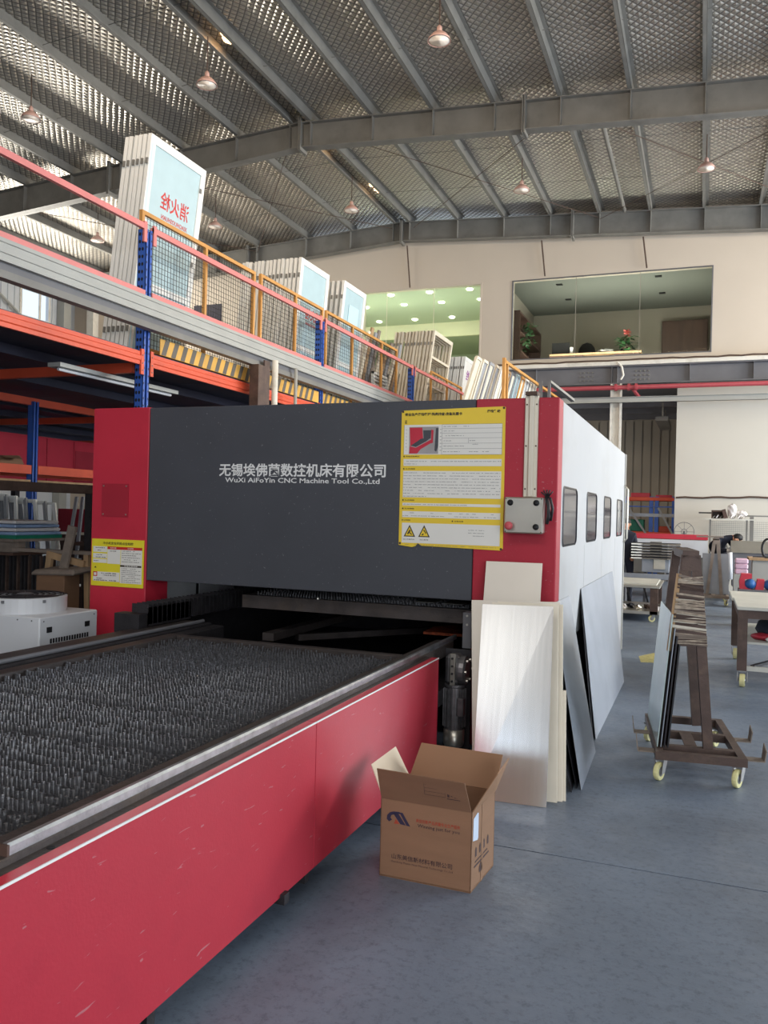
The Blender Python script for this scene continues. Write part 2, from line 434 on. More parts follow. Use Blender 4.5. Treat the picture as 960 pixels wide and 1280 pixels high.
_FONT = None
def text_mesh(body, m, o, ax, ay, width=None, height=None, bold=0.0, depth=0.001, res=2, align='LEFT'):
    """text turned into a mesh lying in the plane o + u*ax + v*ay; fitted to width / height"""
    c = bpy.data.curves.new('text', 'FONT'); c.body = body; c.resolution_u = res; c.offset = bold
    t = bpy.data.objects.new('text', c); COL.objects.link(t)
    dg = bpy.context.evaluated_depsgraph_get(); dg.update()
    me = bpy.data.meshes.new_from_object(t.evaluated_get(dg), depsgraph=dg)
    bpy.data.objects.remove(t); bpy.data.curves.remove(c)
    if not me.vertices: return me
    xs = [v.co.x for v in me.vertices]; ys = [v.co.y for v in me.vertices]
    x0, x1, y0, y1 = min(xs), max(xs), min(ys), max(ys)
    fx = width / (x1 - x0) if width else None
    fy = height / (y1 - y0) if height else None
    fx = fx or fy; fy = fy or fx
    o = Vector(o); ax = Vector(ax); ay = Vector(ay); nrm = ax.cross(ay) * depth
    for v in me.vertices:
        v.co = o + ax * ((v.co.x - x0) * fx) + ay * ((v.co.y - y0) * fy) + nrm * 0
    me.materials.clear(); me.materials.append(m)
    return me

# ================================================================ SETTING
# ---- floor: concrete slabs with open joints
base = struct('floor', MB().box(-19, 14, -9, 27, -0.12, -0.012), M['black_iron'])
SEAM_Y = [-9, -2, 4.055, 10.1, 16.2, 27]
SEAM_X = [-19, -11, -4.9, 3.4, 14]
for i in range(len(SEAM_Y) - 1):
    for j in range(len(SEAM_X) - 1):
        g = 0.005
        struct('concrete_slab', MB().box(SEAM_X[j] + g, SEAM_X[j + 1] - g, SEAM_Y[i] + g, SEAM_Y[i + 1] - g, -0.012, 0.0), M['floor'], base)
patch = MB()
patch.prism([(0, 0), (0.2, 0.05), (0.26, 0.5), (0.1, 0.75), (-0.05, 0.4)], (-0.62, 9.9, 0), (1, 0, 0), (0, 1, 0), (0, 0, 0.002))
struct('worn_floor_marking', patch, M['yellow_paint'], base)

# ---- roof
RX = -7.63
SL = 0.058
def rz(x):            # top of rafters / underside of purlins
    return 9.36 - SL * abs(x - RX)
YB, YF = 21.0, -8.6
roof = MB()
for xa, xb in ((-19.2, RX), (RX, 13)):
    za, zb = rz(xa) + 0.21, rz(xb) + 0.21
    roof.hexa([(xa, YF, za), (xb, YF, zb), (xb, YB + .2, zb), (xa, YB + .2, za), (xa, YF, za + .05), (xb, YF, zb + .05), (xb, YB + .2, zb + .05), (xa, YB + .2, za + .05)])
struct('ceiling', roof, M['foil'])

def rafter(y, name='rafter'):
    r = MB()
    for xa, xb in ((-19.0, RX), (RX, 12.5)):
        da, db = (0.66, 0.5) if xa < RX - 1 else (0.5, 0.64)
        za, zb = rz(xa), rz(xb)
        # web
        r.hexa([(xa, y - .006, za - da), (xb, y - .006, zb - db), (xb, y + .006, zb - db), (xa, y + .006, za - da),
                (xa, y - .006, za), (xb, y - .006, zb), (xb, y + .006, zb), (xa, y + .006, za)])
        for o1, o2 in ((0, 1), (-1, 0)):
            pa = za if o1 == 0 else za - da; pb = zb if o1 == 0 else zb - db
            t0, t1 = (-.016, 0) if o1 == 0 else (0, .016)
            r.hexa([(xa, y - .11, pa + t0), (xb, y - .11, pb + t0), (xb, y + .11, pb + t0), (xa, y + .11, pa + t0),
                    (xa, y - .11, pa + t1), (xb, y - .11, pb + t1), (xb, y + .11, pb + t1), (xa, y + .11, pa + t1)])
    o = struct(name, r, M['steel'])
    return o
def rdepth(x):
    return 0.5 + (0.16 * (RX - x) / 11.4 if x < RX else 0.14 * (x - RX) / 20.1)
PURLINS = [-17.6, -16.1, -14.7, -13.35, -12.0, -10.45, -9.1, -7.86, -7.4, -6.08, -4.86, -3.68, -2.49, -1.3, -0.1, 1.1, 2.3, 3.5, 4.7, 5.9, 7.1, 8.3, 9.5]
RAFTERS = [-3.3, 2.7, 8.7, 14.71, 20.6]
for y in RAFTERS:
    ro = rafter(y)
    if y < 10: continue
    for px in PURLINS:
        if px < -16 or px > 4: continue
        z1 = rz(px); d = rdepth(px)
        # fly-brace plate on each face of the web, a hair slanted
        struct('stiffener_plate', MB().hexa([(px - .02, y - .105, z1 - d + .03), (px - .005, y - .105, z1 - d + .03), (px - .005, y - .006, z1 - d + .03), (px - .02, y - .006, z1 - d + .03),
                                         (px - .02, y - .105, z1 + .05), (px - .005, y - .105, z1 + .05), (px - .005, y - .006, z1 + .05), (px - .02, y - .006, z1 + .05)]), M['steel'], ro)
    for px in (-12.3, RX, -3.15, 1.5):
        z1 = rz(px); d = rdepth(px)
        struct('splice_plate', MB().box(px - .03, px - .005, y - .15, y + .15, z1 - d - .07, z1 + .08).box(px + .005, px + .03, y - .15, y + .15, z1 - d - .07, z1 + .08), M['steel'], ro)
for px in PURLINS:
    z0 = rz(px)
    zt = z0 + .205
    p = MB()
    w = .065 if px < RX else -.065
    p.box(px - .005, px + .005, YF, 20.95, z0, zt)
    p.box(min(px, px + w), max(px, px + w), YF, 20.95, z0, z0 + .006)
    p.box(min(px, px - w), max(px, px - w), YF, 20.95, zt - .012, zt - .006)
    p.box(min(px + w - .003, px + w + .003), max(px + w - .003, px + w + .003), YF, 20.95, z0, z0 + .025)
    struct('purlin', p, M['steel'])
p = MB().tube([(-1.92, 14.75, rz(-1.92) + .02), (-1.92, 20.55, rz(-1.92) + .02)], .045, 8)
struct('strut_tube', p, M['steel'])

# roof bracing rods and sag rods
def rod(name, a, b, r=.012, m='steel'):
    struct(name, MB().tube([a, b], r, 6), M[m])
for y0, y1 in ((14.75, 20.55),):
    for xa, xb in ((-12.0, -7.9), (-7.3, -2.5), (-2.5, 2.3), (-16.1, -12.0)):
        if y0 < 10 and xa > -3: continue
        rod('bracing_rod', (xa, y0, rz(xa) - .12), (xb, y1, rz(xb) - .12), .008, 'rust_rod')
        rod('bracing_rod', (xb, y0, rz(xb) - .15), (xa, y1, rz(xa) - .15), .008, 'rust_rod')
for y in (10.7, 12.7, 16.7, 18.7):
    for a, b in zip(PURLINS[3:-8], PURLINS[4:-7]):
        rod('sag_rod', (a, y, rz(a) + .1), (b, y, rz(b) + .1), .006)
for x, zb in ((-7.5, 7.72), (-3.87, 7.74), (-1.4, 7.74)):
    rod('hanger_rod', (x - .1, 20.9, rz(x) - .5), (x, 20.93, zb), .018, 'rust_rod')
# torn foil at the ridge where daylight shows
for x, y in ((-7.62, 11.9), (-7.62, 16.1), (-7.62, 18.6)):
    q = MB()
    for k in range(5):
        a = random.uniform(-.1, .1); b = random.uniform(-.3, .3)
        q.prism([(0, 0), (.09, .03), (.11, .13), (.03, .18), (-.03, .1)], (x + a, y + b, rz(x) + .19), (1, 0, 0), (0, 1, 0), (0, 0, .012))
    struct('ridge_opening', q, M['led'])

# ---- back wall
wb = MB()
WX0, WX1 = -19.0, 13.0
y0, y1 = 21.0, 21.2
wb.box(WX0, WX1, y0, y1, 7.69, 9.35)
wb.box(WX0, -8.87, y0, y1, 5.66, 7.69)
wb.box(-5.54, -4.70, y0, y1, 5.66, 7.69)
wb.box(0.09, WX1, y0, y1, 5.66, 7.69)
wb.box(WX0, WX1, y0, y1, 5.40, 5.66)
wb.box(WX0, -11.0, y0, y1, 0, 5.40)
struct('wall_back', wb, M['wall'])
lw = MB().box(-0.63, WX1, 20.96, 21.2, 0, 4.93)
struct('wall_partition', lw, M['wall_low'])
# wall behind the camera with the door opening
wfr = MB().box(-19, -6.3, -8.8, -8.6, 0, 9.3).box(10.6, 13, -8.8, -8.6, 0, 9.3).box(2.4, 10.6, -8.8, -8.6, 5.6, 9.3).box(-6.3, 2.4, -8.8, -8.6, 0, 2.9).box(-1.7, 2.4, -8.8, -8.6, 2.9, 9.3).box(-6.3, -1.7, -8.8, -8.6, 4.5, 5.0).box(-6.3, -5.7, -8.8, -8.6, 5.0, 9.3).box(-4.3, -3.2, -8.8, -8.6, 5.0, 9.3).box(-2.2, -1.7, -8.8, -8.6, 5.0, 9.3).box(-5.7, -2.2, -8.8, -8.6, 8.4, 9.3)
struct('wall_front', wfr, M['wall'])
struct('wall_right', MB().box(12.8, 13, -8.6, 5.5, 0, 8.9).box(12.8, 13, 5.5, 17.5, 6.2, 8.9).box(12.8, 13, 17.5, 21, 0, 8.9), M['wall'])
wdk = struct('window_4', MB().box(-14.4, -13.43, 20.985, 21.0, 6.6, 7.70), M['tinted'])
# left wall: profiled sheet with a window
LX = -18.9
wl = MB()
for (a, b, c, d) in ((-8, 18.75, 0, 9.0), (19.85, 21, 0, 9.0), (18.75, 19.85, 0, 7.2), (18.75, 19.85, 8.02, 9.0)):
    wl.box(LX - .1, LX, a, b, c, d)
struct('wall_left', wl, M['sheeting'])
for k, y in enumerate([12 + .25 * i for i in range(36)]):
    if 18.6 < y < 19.9: continue
    struct('sheet_rib', MB().box(LX, LX + .03, y, y + .05, 3.0, 8.6), M['sheeting'])
wf = MB().box(LX, LX + .04, 18.7, 18.78, 7.15, 8.05).box(LX, LX + .04, 19.45, 19.52, 7.2, 8.02).box(LX, LX + .04, 19.84, 19.9, 7.15, 8.05).box(LX, LX + .05, 18.7, 19.9, 7.98, 8.06).box(LX, LX + .05, 18.7, 19.9, 7.15, 7.22)
struct('window_1', wf, M['white_steel'])
for z in (8.35, 6.9):
    struct('wall_girt', MB().box(LX + .02, LX + .22, 5, 20.9, z, z + .16), M['steel_light'])
struct('wall_column', MB().box(LX + .02, LX + .3, 20.2, 20.5, 0, 8.6), M['steel_light'])
struct('corner_column', MB().box(-18.2, -17.95, 20.75, 21.0, 3, 8.6), M['white_steel'])
rod('wall_brace', (LX + .15, 16.2, 8.5), (LX + .15, 19.6, 6.6), .04, 'steel_light')
struct('gutter_beam', MB().box(LX + .3, LX + 1.0, 17, 20.9, 8.18, 8.5), M['steel'])

# ---- mezzanine edge: white ledge, plated steel beam, bolts
lb = MB().box(-11.0, WX1, 20.68, 21.0, 5.36, 5.45)
struct('trim_1', lb, M['white_steel'])
mz = MB()
mz.box(-11.0, WX1, 20.84, 20.86, 4.93, 5.33)
mz.box(-11.0, WX1, 20.72, 20.95, 5.33, 5.355)
mz.box(-11.0, WX1, 20.72, 20.95, 4.91, 4.935)
beam = struct('mezzanine_beam', mz, M['steel_dark'])
for x in (-11.4, -9.2, -7, -4.9, -4.0, -2.15, -2.02, -0.36, 1.02, 2.6, 4.2):
    struct('stiffener_plate', MB().box(x, x + .012, 20.73, 20.84, 4.935, 5.33), M['steel_dark'], beam)
for cx in (-2.75, -1.42):
    for i in range(4):
        for j in range(3):
            struct('bolt', MB().lathe([(.022, 0), (.022, -.025)], (cx - .16 + i * .1, 20.84, 5.02 + j * .1), 6, 'Y'), M['steel'], beam)
wv = MB()
pts = [(-6 + i * .25, 20.67 + random.uniform(-.01, .01), 5.475 + random.uniform(-.015, .015)) for i in range(60)]
struct('ledge_cable', MB().tube(pts, .02, 6), M['rust_rod'])
struct('channel_rail', MB().box(-3.3, WX1, 20.5, 20.56, 4.42, 4.55).box(-3.3, WX1, 20.44, 20.56, 4.42, 4.43).box(-3.3, WX1, 20.44, 20.56, 4.54, 4.55), M['steel_light'])
pr = MB().tube([(-5.0, 20.55, 4.79), (WX1, 20.55, 4.80)], .055, 10)
fp = struct('fire_pipe', pr, M['pipe_red'])
for x in (-2.02, -1.72, -1.55):
    struct('pipe_flange', MB().lathe([(.085, -.03), (.085, .03)], (x, 20.55, 4.795), 10, 'X'), M['pipe_red'], fp)
struct('pipe_branch', MB().tube([(-1.66, 20.57, 4.79), (-1.5, 20.9, 4.6)], .04, 8), M['pipe_red'], fp)
struct('mezzanine_post', MB().box(-2.16, -2.12, 20.7, 20.92, 0, 4.91).box(-1.94, -1.90, 20.7, 20.92, 0, 4.91).box(-2.16, -1.9, 20.8, 20.82, 0, 4.91), M['white_steel'])
struct('hose_bracket', MB().tube([(-2.0, 20.66, 5.42), (-1.9, 20.64, 5.3), (-1.86, 20.64, 5.1), (-1.92, 20.64, 5.0)], .025, 6), M['white_steel'])
# recess below the mezzanine
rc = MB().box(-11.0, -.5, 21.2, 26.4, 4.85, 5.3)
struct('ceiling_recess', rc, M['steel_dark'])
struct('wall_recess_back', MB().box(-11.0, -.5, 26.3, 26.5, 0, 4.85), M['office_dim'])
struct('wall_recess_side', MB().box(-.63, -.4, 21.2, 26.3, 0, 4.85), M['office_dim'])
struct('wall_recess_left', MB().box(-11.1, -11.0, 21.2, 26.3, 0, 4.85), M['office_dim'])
for i in range(22):
    x = -6.2 + i * .26
    struct('panel_seam', MB().box(x, x + .012, 26.28, 26.3, 0, 4.6), M['steel'])
for y in (22.4, 23.8, 25.2):
    struct('joist', MB().box(-10.9, -.65, y, y + .12, 4.55, 4.85), M['steel_dark'])
struct('hanging_fixture', MB().box(-1.15, -.85, 21.6, 24.0, 4.1, 4.2).box(-1.02, -.98, 22, 22.04, 4.2, 4.6).box(-1.02, -.98, 23.5, 23.54, 4.2, 4.6), M['steel'])
# wall conduit along the partition
pts = [(-.6 + i * .2, 20.93, 2.17 + .012 * math.sin(i * 1.7) + .004 * i) for i in range(30)]
struct('wall_conduit', MB().tube(pts, .022, 6), M['rust_rod'])

# ---- offices behind glass
g1 = MB().box(-8.87, -5.54, 21.06, 21.075, 5.66, 7.69)
w2 = struct('window_2', MB().box(-8.92, -5.5, 20.985, 21.05, 7.68, 7.72).box(-5.56, -5.52, 20.985, 21.05, 5.66, 7.69).box(-8.9, -8.86, 20.985, 21.05, 5.66, 7.69).box(-8.9, -5.5, 20.985, 21.05, 5.62, 5.665), M['wall'])
struct('glass_pane', g1, M['glass_green'], w2)
for x in (-8.2, -6.85): struct('pane_joint', MB().box(x - .006, x + .006, 21.05, 21.06, 5.66, 7.69), M['office_pale'], w2)
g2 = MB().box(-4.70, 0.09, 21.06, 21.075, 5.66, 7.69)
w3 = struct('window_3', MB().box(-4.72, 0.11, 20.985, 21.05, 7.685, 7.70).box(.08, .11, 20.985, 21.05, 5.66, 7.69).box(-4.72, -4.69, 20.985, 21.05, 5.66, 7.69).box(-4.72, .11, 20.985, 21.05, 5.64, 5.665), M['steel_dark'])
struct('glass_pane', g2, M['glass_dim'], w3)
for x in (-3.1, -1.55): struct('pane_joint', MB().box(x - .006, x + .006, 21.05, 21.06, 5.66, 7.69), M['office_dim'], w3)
# office one (lit)
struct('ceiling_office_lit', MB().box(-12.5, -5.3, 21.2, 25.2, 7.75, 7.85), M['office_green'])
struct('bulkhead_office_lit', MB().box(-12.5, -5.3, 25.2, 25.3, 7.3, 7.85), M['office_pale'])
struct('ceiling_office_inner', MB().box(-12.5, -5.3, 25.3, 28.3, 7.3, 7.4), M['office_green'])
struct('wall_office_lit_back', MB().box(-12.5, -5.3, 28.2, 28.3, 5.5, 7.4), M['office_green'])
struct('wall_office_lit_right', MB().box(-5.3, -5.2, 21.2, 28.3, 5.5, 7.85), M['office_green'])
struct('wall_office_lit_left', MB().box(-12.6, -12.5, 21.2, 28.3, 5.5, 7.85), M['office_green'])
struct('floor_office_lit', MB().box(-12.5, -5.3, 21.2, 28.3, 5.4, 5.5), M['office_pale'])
dl = MB().lathe([(.075, 0), (.09, .01), (.09, .03)], (0, 0, -.02), 12)
k = 0
DLS = [(-10.7, 21.6), (-9.45, 21.6), (-8.3, 21.6), (-7.16, 21.6), (-6.02, 21.6), (-10.7, 22.7), (-9.5, 22.7), (-8.3, 22.7), (-7.16, 22.72), (-6.0, 22.7), (-11.0, 24.53), (-9.8, 24.53), (-8.6, 24.53), (-7.38, 24.53), (-6.15, 24.53)]
for i, (x, y) in enumerate(DLS):
    ro_ = ['front', 'middle', 'back'][i // 5 if i < 10 else 2]
    po_ = ['farthest from the pier', 'second from the far end', 'middle one', 'second from the pier', 'nearest the pier'][i % 5]
    o = single('downlight', MB().lathe([(.07, 0), (.085, .012), (.085, .03)], (x, y, 7.72), 12), M['downlight'], 'lit downlight in the %s row of the green office ceiling, %s' % (ro_, po_), 'light', 'lit downlights in the upstairs office')
struct('office_spill', MB().box(-8.8, -5.6, 21.3, 21.36, 5.55, 5.72), M['office_pale'])  # low white wall inside the lit office window
# office two (dim)
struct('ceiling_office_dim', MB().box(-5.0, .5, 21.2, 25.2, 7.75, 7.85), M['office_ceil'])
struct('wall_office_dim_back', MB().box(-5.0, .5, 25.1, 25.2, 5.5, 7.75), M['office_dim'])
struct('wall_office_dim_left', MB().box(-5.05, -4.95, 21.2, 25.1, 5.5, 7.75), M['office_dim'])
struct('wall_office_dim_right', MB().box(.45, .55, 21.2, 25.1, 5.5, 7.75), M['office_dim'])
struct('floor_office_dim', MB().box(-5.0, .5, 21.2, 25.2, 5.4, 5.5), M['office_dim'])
for x, y, w_ in ((-3.65, 21.83, 'above the bookcase end, nearer'), (-3.65, 23.4, 'above the desk monitor, deeper'), (-1.17, 21.75, 'above the panel cupboard, nearer'), (-1.15, 23.4, 'above the panel cupboard, deeper')):
    single('ceiling_downlight', MB().box(x - .08, x + .08, y - .07, y + .07, 7.735, 7.75), M['rubber'], 'unlit black ceiling light in the dim office ' + w_, 'light', 'unlit recessed lights in the dim office')
t = thing('sideboard', 'dark wooden panel cupboard against the dim office back wall', 'cupboard', (-.6, 25, 5.5))
part('body', MB().box(-1.2, .02, 24.8, 25.08, 5.5, 7.3), M['wood_dark'], t, bevel=.01)
for xx in (-1.18, -.57): part('door', MB().box(xx, xx + .57, 24.775, 24.8, 5.6, 7.2), M['wood_dark'], t)
t = thing('bookcase', 'tall dark wooden bookcase at the end of the dim office', 'bookcase', (-4.7, 22.5, 5.5))
part('side_panel', MB().box(-4.92, -4.55, 21.25, 21.3, 5.5, 7.0), M['wood_dark'], t)
part('side_panel', MB().box(-4.92, -4.55, 24.2, 24.25, 5.5, 7.0), M['wood_dark'], t)
part('back_panel', MB().box(-4.94, -4.9, 21.3, 24.2, 5.5, 7.0), M['wood_dark'], t)
for z in (5.95, 6.45, 6.95): part('shelf', MB().box(-4.9, -4.55, 21.3, 24.2, z, z + .04), M['wood_dark'], t)
t = thing('potted_fern', 'trailing green plant on the tall dark bookcase', 'plant', (-4.6, 22.0, 6.5))
part('pot', MB().lathe([(.07, 0), (.1, .16)], (-4.68, 22.0, 6.49), 10), M['wood_dark'], t)
def leaves(c, n, rad, zr, L=.14, W=.05, seed=1, down=0.0):
    rn = random.Random(seed); q = MB()
    for i in range(n):
        a = rn.uniform(0, 6.28); r_ = rn.uniform(.02, rad); z = c[2] + rn.uniform(*zr)
        o = Vector((c[0] + r_ * math.cos(a), c[1] + r_ * math.sin(a), z))
        d = Vector((math.cos(a), math.sin(a), rn.uniform(-.9, .5) - down)).normalized(); s_ = d.cross(Vector((0, 0, 1))).normalized()
        q.quad(o - d * L / 2, o + s_ * W, o + d * L / 2, o - s_ * W)
    return q
part('foliage', leaves((-4.5, 22.0, 6.6), 70, .25, (-.55, .22), seed=3, down=.4), M['leaf'], t)
t = thing('office_desk', 'brown wooden office desk seen through the dim office window', 'desk', (-3.1, 23, 5.5))
part('desk_top', MB().box(-4.0, -1.6, 22.6, 23.4, 6.02, 6.07), M['wood'], t)
part('front_panel', MB().box(-4.0, -3.1, 22.62, 22.66, 5.5, 6.02), M['wood_dark'], t)
part('side_panel', MB().box(-2.3, -1.65, 22.62, 22.66, 5.5, 6.02), M['wood_dark'], t)
t = thing('computer_monitor', 'black monitor standing on the dim office desk', 'monitor', (-3.7, 22.9, 6.07))
part('screen', MB().box(-3.98, -3.5, 22.85, 22.88, 6.12, 6.42), M['rubber'], t); part('stand', MB().box(-3.78, -3.7, 22.88, 22.92, 6.07, 6.3), M['rubber'], t)
t = thing('office_chair', 'dark high-backed chair behind the dim office desk', 'chair', (-3.15, 23.8, 5.5))
part('backrest', MB().blob((-3.15, 23.7, 6.25), .25, .07, .32), M['rubber'], t, smooth=True); part('seat', MB().box(-3.4, -2.9, 23.4, 23.9, 5.9, 6.0), M['rubber'], t)
part('base', MB().tube([(-3.15, 23.7, 5.5), (-3.15, 23.7, 5.9)], .04), M['rubber'], t)
single('paper_cup', MB().lathe([(.04, 0), (.05, .2)], (-3.44, 22.8, 6.07), 10), M['paper'], 'white container between monitor and chair on the office desk', 'cup')
single('paper_pile', MB().blob((-2.55, 22.9, 6.12), .25, .15, .08, jit=.3), M['paper'], 'crumpled papers piled on the dim office desk', 'paper')
t = thing('flowering_plant', 'green plant with a pink flower on the office desk', 'plant', (-2.0, 22.8, 6.07))
part('pot', MB().lathe([(.09, 0), (.12, .18)], (-2.0, 22.85, 6.07), 10), M['wood_dark'], t)
part('foliage', leaves((-2.0, 22.85, 6.3), 90, .32, (-.2, .2), L=.2, W=.05, seed=5), M['leaf'], t)
part('flower', leaves((-2.0, 22.85, 6.55), 22, .09, (-.08, .14), L=.14, W=.04, seed=6), M['flower'], t)

# ---- pendant factory lamps
def pendant(label_grp):
    t = thing('pendant_lamp', '', 'lamp', (0, 0, 0), 'unlit pendant lamps hanging from the factory roof')
    part('shade', MB().lathe([(.045, .15), (.07, .135), (.12, .10), (.165, .045), (.185, 0), (.18, 0), (.155, .045), (.11, .09)], (0, 0, 0), 20, cap=False), M['lamp_shade'], t, smooth=True)
    part('reflector', MB().lathe([(.165, .004), (.12, .035), (.03, .05)], (0, 0, 0), 20), M['lamp_inner'], t, smooth=True)
    part('housing', MB().lathe([(.04, .145), (.045, .16), (.04, .22), (.02, .25)], (0, 0, 0), 12), M['lamp_shade'], t, smooth=True)
    part('hanging_rod', MB().tube([(0, 0, .26), (0, 0, .86)], .01, 6), M['rust_rod'], t)
    return t
LAMPS = [(-3.69, 11.28, 'white-mouthed pendant lamp in the nearer row, right of the roof ridge'),
         (-7.6, 11.28, 'pendant lamp of the nearer row hanging just under the roof ridge'),
         (-11.24, 11.28, 'pendant lamp of the nearer row high above the red rail, leftmost'),
         (-.135, 11.28, 'pendant lamp cut by the top edge, rightmost of the nearer row'),
         (-3.69, 17.07, 'small pendant lamp of the farther row, midway above the dim office window'),
         (-.085, 17.07, 'small pendant lamp of the farther row, nearest the right edge'),
         (-7.57, 17.07, 'small pendant lamp of the farther row beneath the ridge'),
         (-11.16, 17.07, 'small pendant lamp of the farther row beside the tallest door stack'),
         (-14.69, 17.07, 'small pendant lamp of the farther row, behind the tall white door frames')]
lp = pendant('')
for i, (x, y, lab) in enumerate(LAMPS):
    if i == 0:
        lp.scale = (.92, .92, .92); lp.location = (x, y, 8.44); lp['label'] = lab; L0 = lp
    else:
        dup(L0, (x, y, 8.44), 0, lab)
bpy.context.view_layer.update()

# ================================================================ LASER CUTTING MACHINE (enclosure)
XR, XL, YM, YE, ZT = -0.91, -4.78, 5.57, 10.68, 2.45
mc = thing('laser_cutting_machine', 'huge red, charcoal and white laser cutting machine enclosure with a yellow notice board', 'machine', (-2.85, 8.1, 0))
FX, FZ = (1, 0, 0), (0, 0, 1)
fp_ = part('front_panel', MB().box(-4.215, -1.487, YM, YM + .05, 1.047, ZT), M['black'], mc, 'charcoal front panel with white company lettering', bevel=.004)
part('left_column', MB().box(XL, -4.22, YM - .004, YM + .30, .05, ZT + .006), M['red_plain'], mc, 'red column at the left of the front', bevel=.005)
rcx = part('right_column', MB().box(-1.482, XR, YM - .004, YM + .17, .05, ZT), M['red'], mc, 'red column at the right of the front', bevel=.006)
part('roof_panel', MB().box(XL + .02, XR - .02, YM + .05, YE - .03, ZT - .07, ZT - .02), M['white'], mc)
sp = part('side_panel', MB().box(XR - .06, XR, YM + .172, YE - .08, .03, ZT - .005), M['side_white'], mc, 'white side wall with four tinted windows', bevel=.006)
part('end_frame', MB().box(XR - .10, XR + .012, YE - .078, YE, .02, ZT - .01), M['steel_light'], mc)
part('end_panel', MB().box(XL + .1, XR - .10, YE - .05, YE - .02, .1, ZT - .08), M['steel_dark'], mc)
part('left_wall', MB().box(XL, XL + .05, YM + .31, YE - .05, .05, ZT - .08), M['steel_dark'], mc)
def rrect(w, h, r, n=4):
    P = []
    for cx_, cy_, a0 in ((w - r, r, -90), (w - r, h - r, 0), (r, h - r, 90), (r, r, 180)):
        for k in range(n + 1):
            a = R(a0 + 90 * k / n); P.append((cx_ + r * math.cos(a), cy_ + r * math.sin(a)))
    return P
for ya, yb in ((5.80, 6.49), (7.07, 7.76), (8.36, 9.02), (9.67, 10.33)):
    w = part('side_window', MB().prism(rrect(yb - ya, .43, .05), (XR + .003, ya, 1.435), (0, 1, 0), FZ, (-.002, 0, 0)), M['tinted'], mc, 'dark tinted rounded window')
    ring = MB()
    o_ = rrect(yb - ya, .43, .05); i_ = [(.014 + u * (yb - ya - .028) / (yb - ya), .014 + v * .402 / .43) for u, v in o_]
    n = len(o_)
    for i in range(n):
        j = (i + 1) % n
        q = []
        for (u, v), dx in ((o_[i], .001), (o_[j], .001), (i_[j], .009), (i_[i], .009)):
            q.append((XR + dx, ya + u, 1.435 + v))
        ring.quad(*q)
    part('window_seal', ring, M['rubber'], w)
for y in (7.0, 8.27, 9.55):
    part('panel_joint', MB().box(XR - .0005, XR + .0008, y, y + .003, .05, 1.42), M['steel_light'], mc)
part('door_handle', MB().tube([(XR + .01, 10.52, 1.35), (XR + .05, 10.52, 1.4), (XR + .05, 10.52, 2.0), (XR + .01, 10.52, 2.05)], .012, 8), M['stainless'], mc, 'slim silver door handle', smooth=True)
# lettering on the charcoal panel
put('lettering', text_mesh('无锡埃佛茵数控机床有限公司', M['letter'], (-3.548, YM - .002, 1.898), FX, FZ, 1.402, .102, bold=0.022, res=2), fp_, 'white company name lettering')
put('lettering', text_mesh('WuXi AiFoYin CNC Machine Tool Co.,Ltd', M['letter'], (-3.492, YM - .002, 1.846), FX, FZ, 1.30, .044, bold=0.015, res=2), fp_, 'white company name lettering')
# access cover
ac = part('access_cover', MB().box(-4.675, -4.405, YM - .010, YM - .005, 1.555, 1.829), M['red_dark'], mc, 'square dull red cover plate with four screws')
for x in (-4.655, -4.425):
    for z in (1.575, 1.809):
        part('screw', MB().lathe([(.008, 0), (.006, -.006)], (x, YM - .010, z), 8, 'Y'), M['stainless'], ac)
# --- large yellow notice
def yz(u, v, W, H, x0, z0): return x0 + u * W, z0 + v * H
sgn = part('warning_sign', MB().prism([(0, .012), (.10, .0), (.128, .008), (.145, .03), (.17, .012), (.748, 0), (.760, .014), (.756, .985), (.748, .99), (.006, .975), (0, .965)],
          (-2.03, YM - .010, 1.405), FX, FZ, (0, .006, 0)), M['yellow'], mc, 'large yellow safety notice board with white text panels')
SX, SZ, SW, SH = -2.03, 1.405, .756, .985
Y1s, Y2s, Y3s = YM - .0115, YM - .0125, YM - .0135
def srect(u0, u1, v0, v1, mname, y=Y1s, name='printed_panel'):
    """u from left, v from top, fractions of the board"""
    part(name, MB().box(SX + u0 * SW, SX + u1 * SW, y, y + .0008, SZ + (1 - v1) * SH, SZ + (1 - v0) * SH), M[mname], sgn)
def stext(s_, u, v, hgt, mname, width=None, y=Y2s, bold=.035):
    return put('lettering', text_mesh(s_, M[mname], (SX + u * SW, y, SZ + (1 - v) * SH - hgt), FX, FZ, width * SW if width else None, hgt, bold=bold, res=1), sgn)
stext('安全生产风险管控·隐患排查·应急处置卡', .035, .028, .024, 'ink', .56)
stext('风险等级', .83, .016, .022, 'ink', .125)
stext('墨', .035, .082, .022, 'ink', .022)
srect(.03, .975, .115, .33, 'print_white')
srect(.03, .975, .362, .412, 'print_white'); srect(.03, .975, .448, .640, 'print_white')
srect(.03, .975, .680, .700, 'print_white'); srect(.03, .975, .740, .785, 'print_white')
srect(.03, .975, .825, .97, 'print_white')
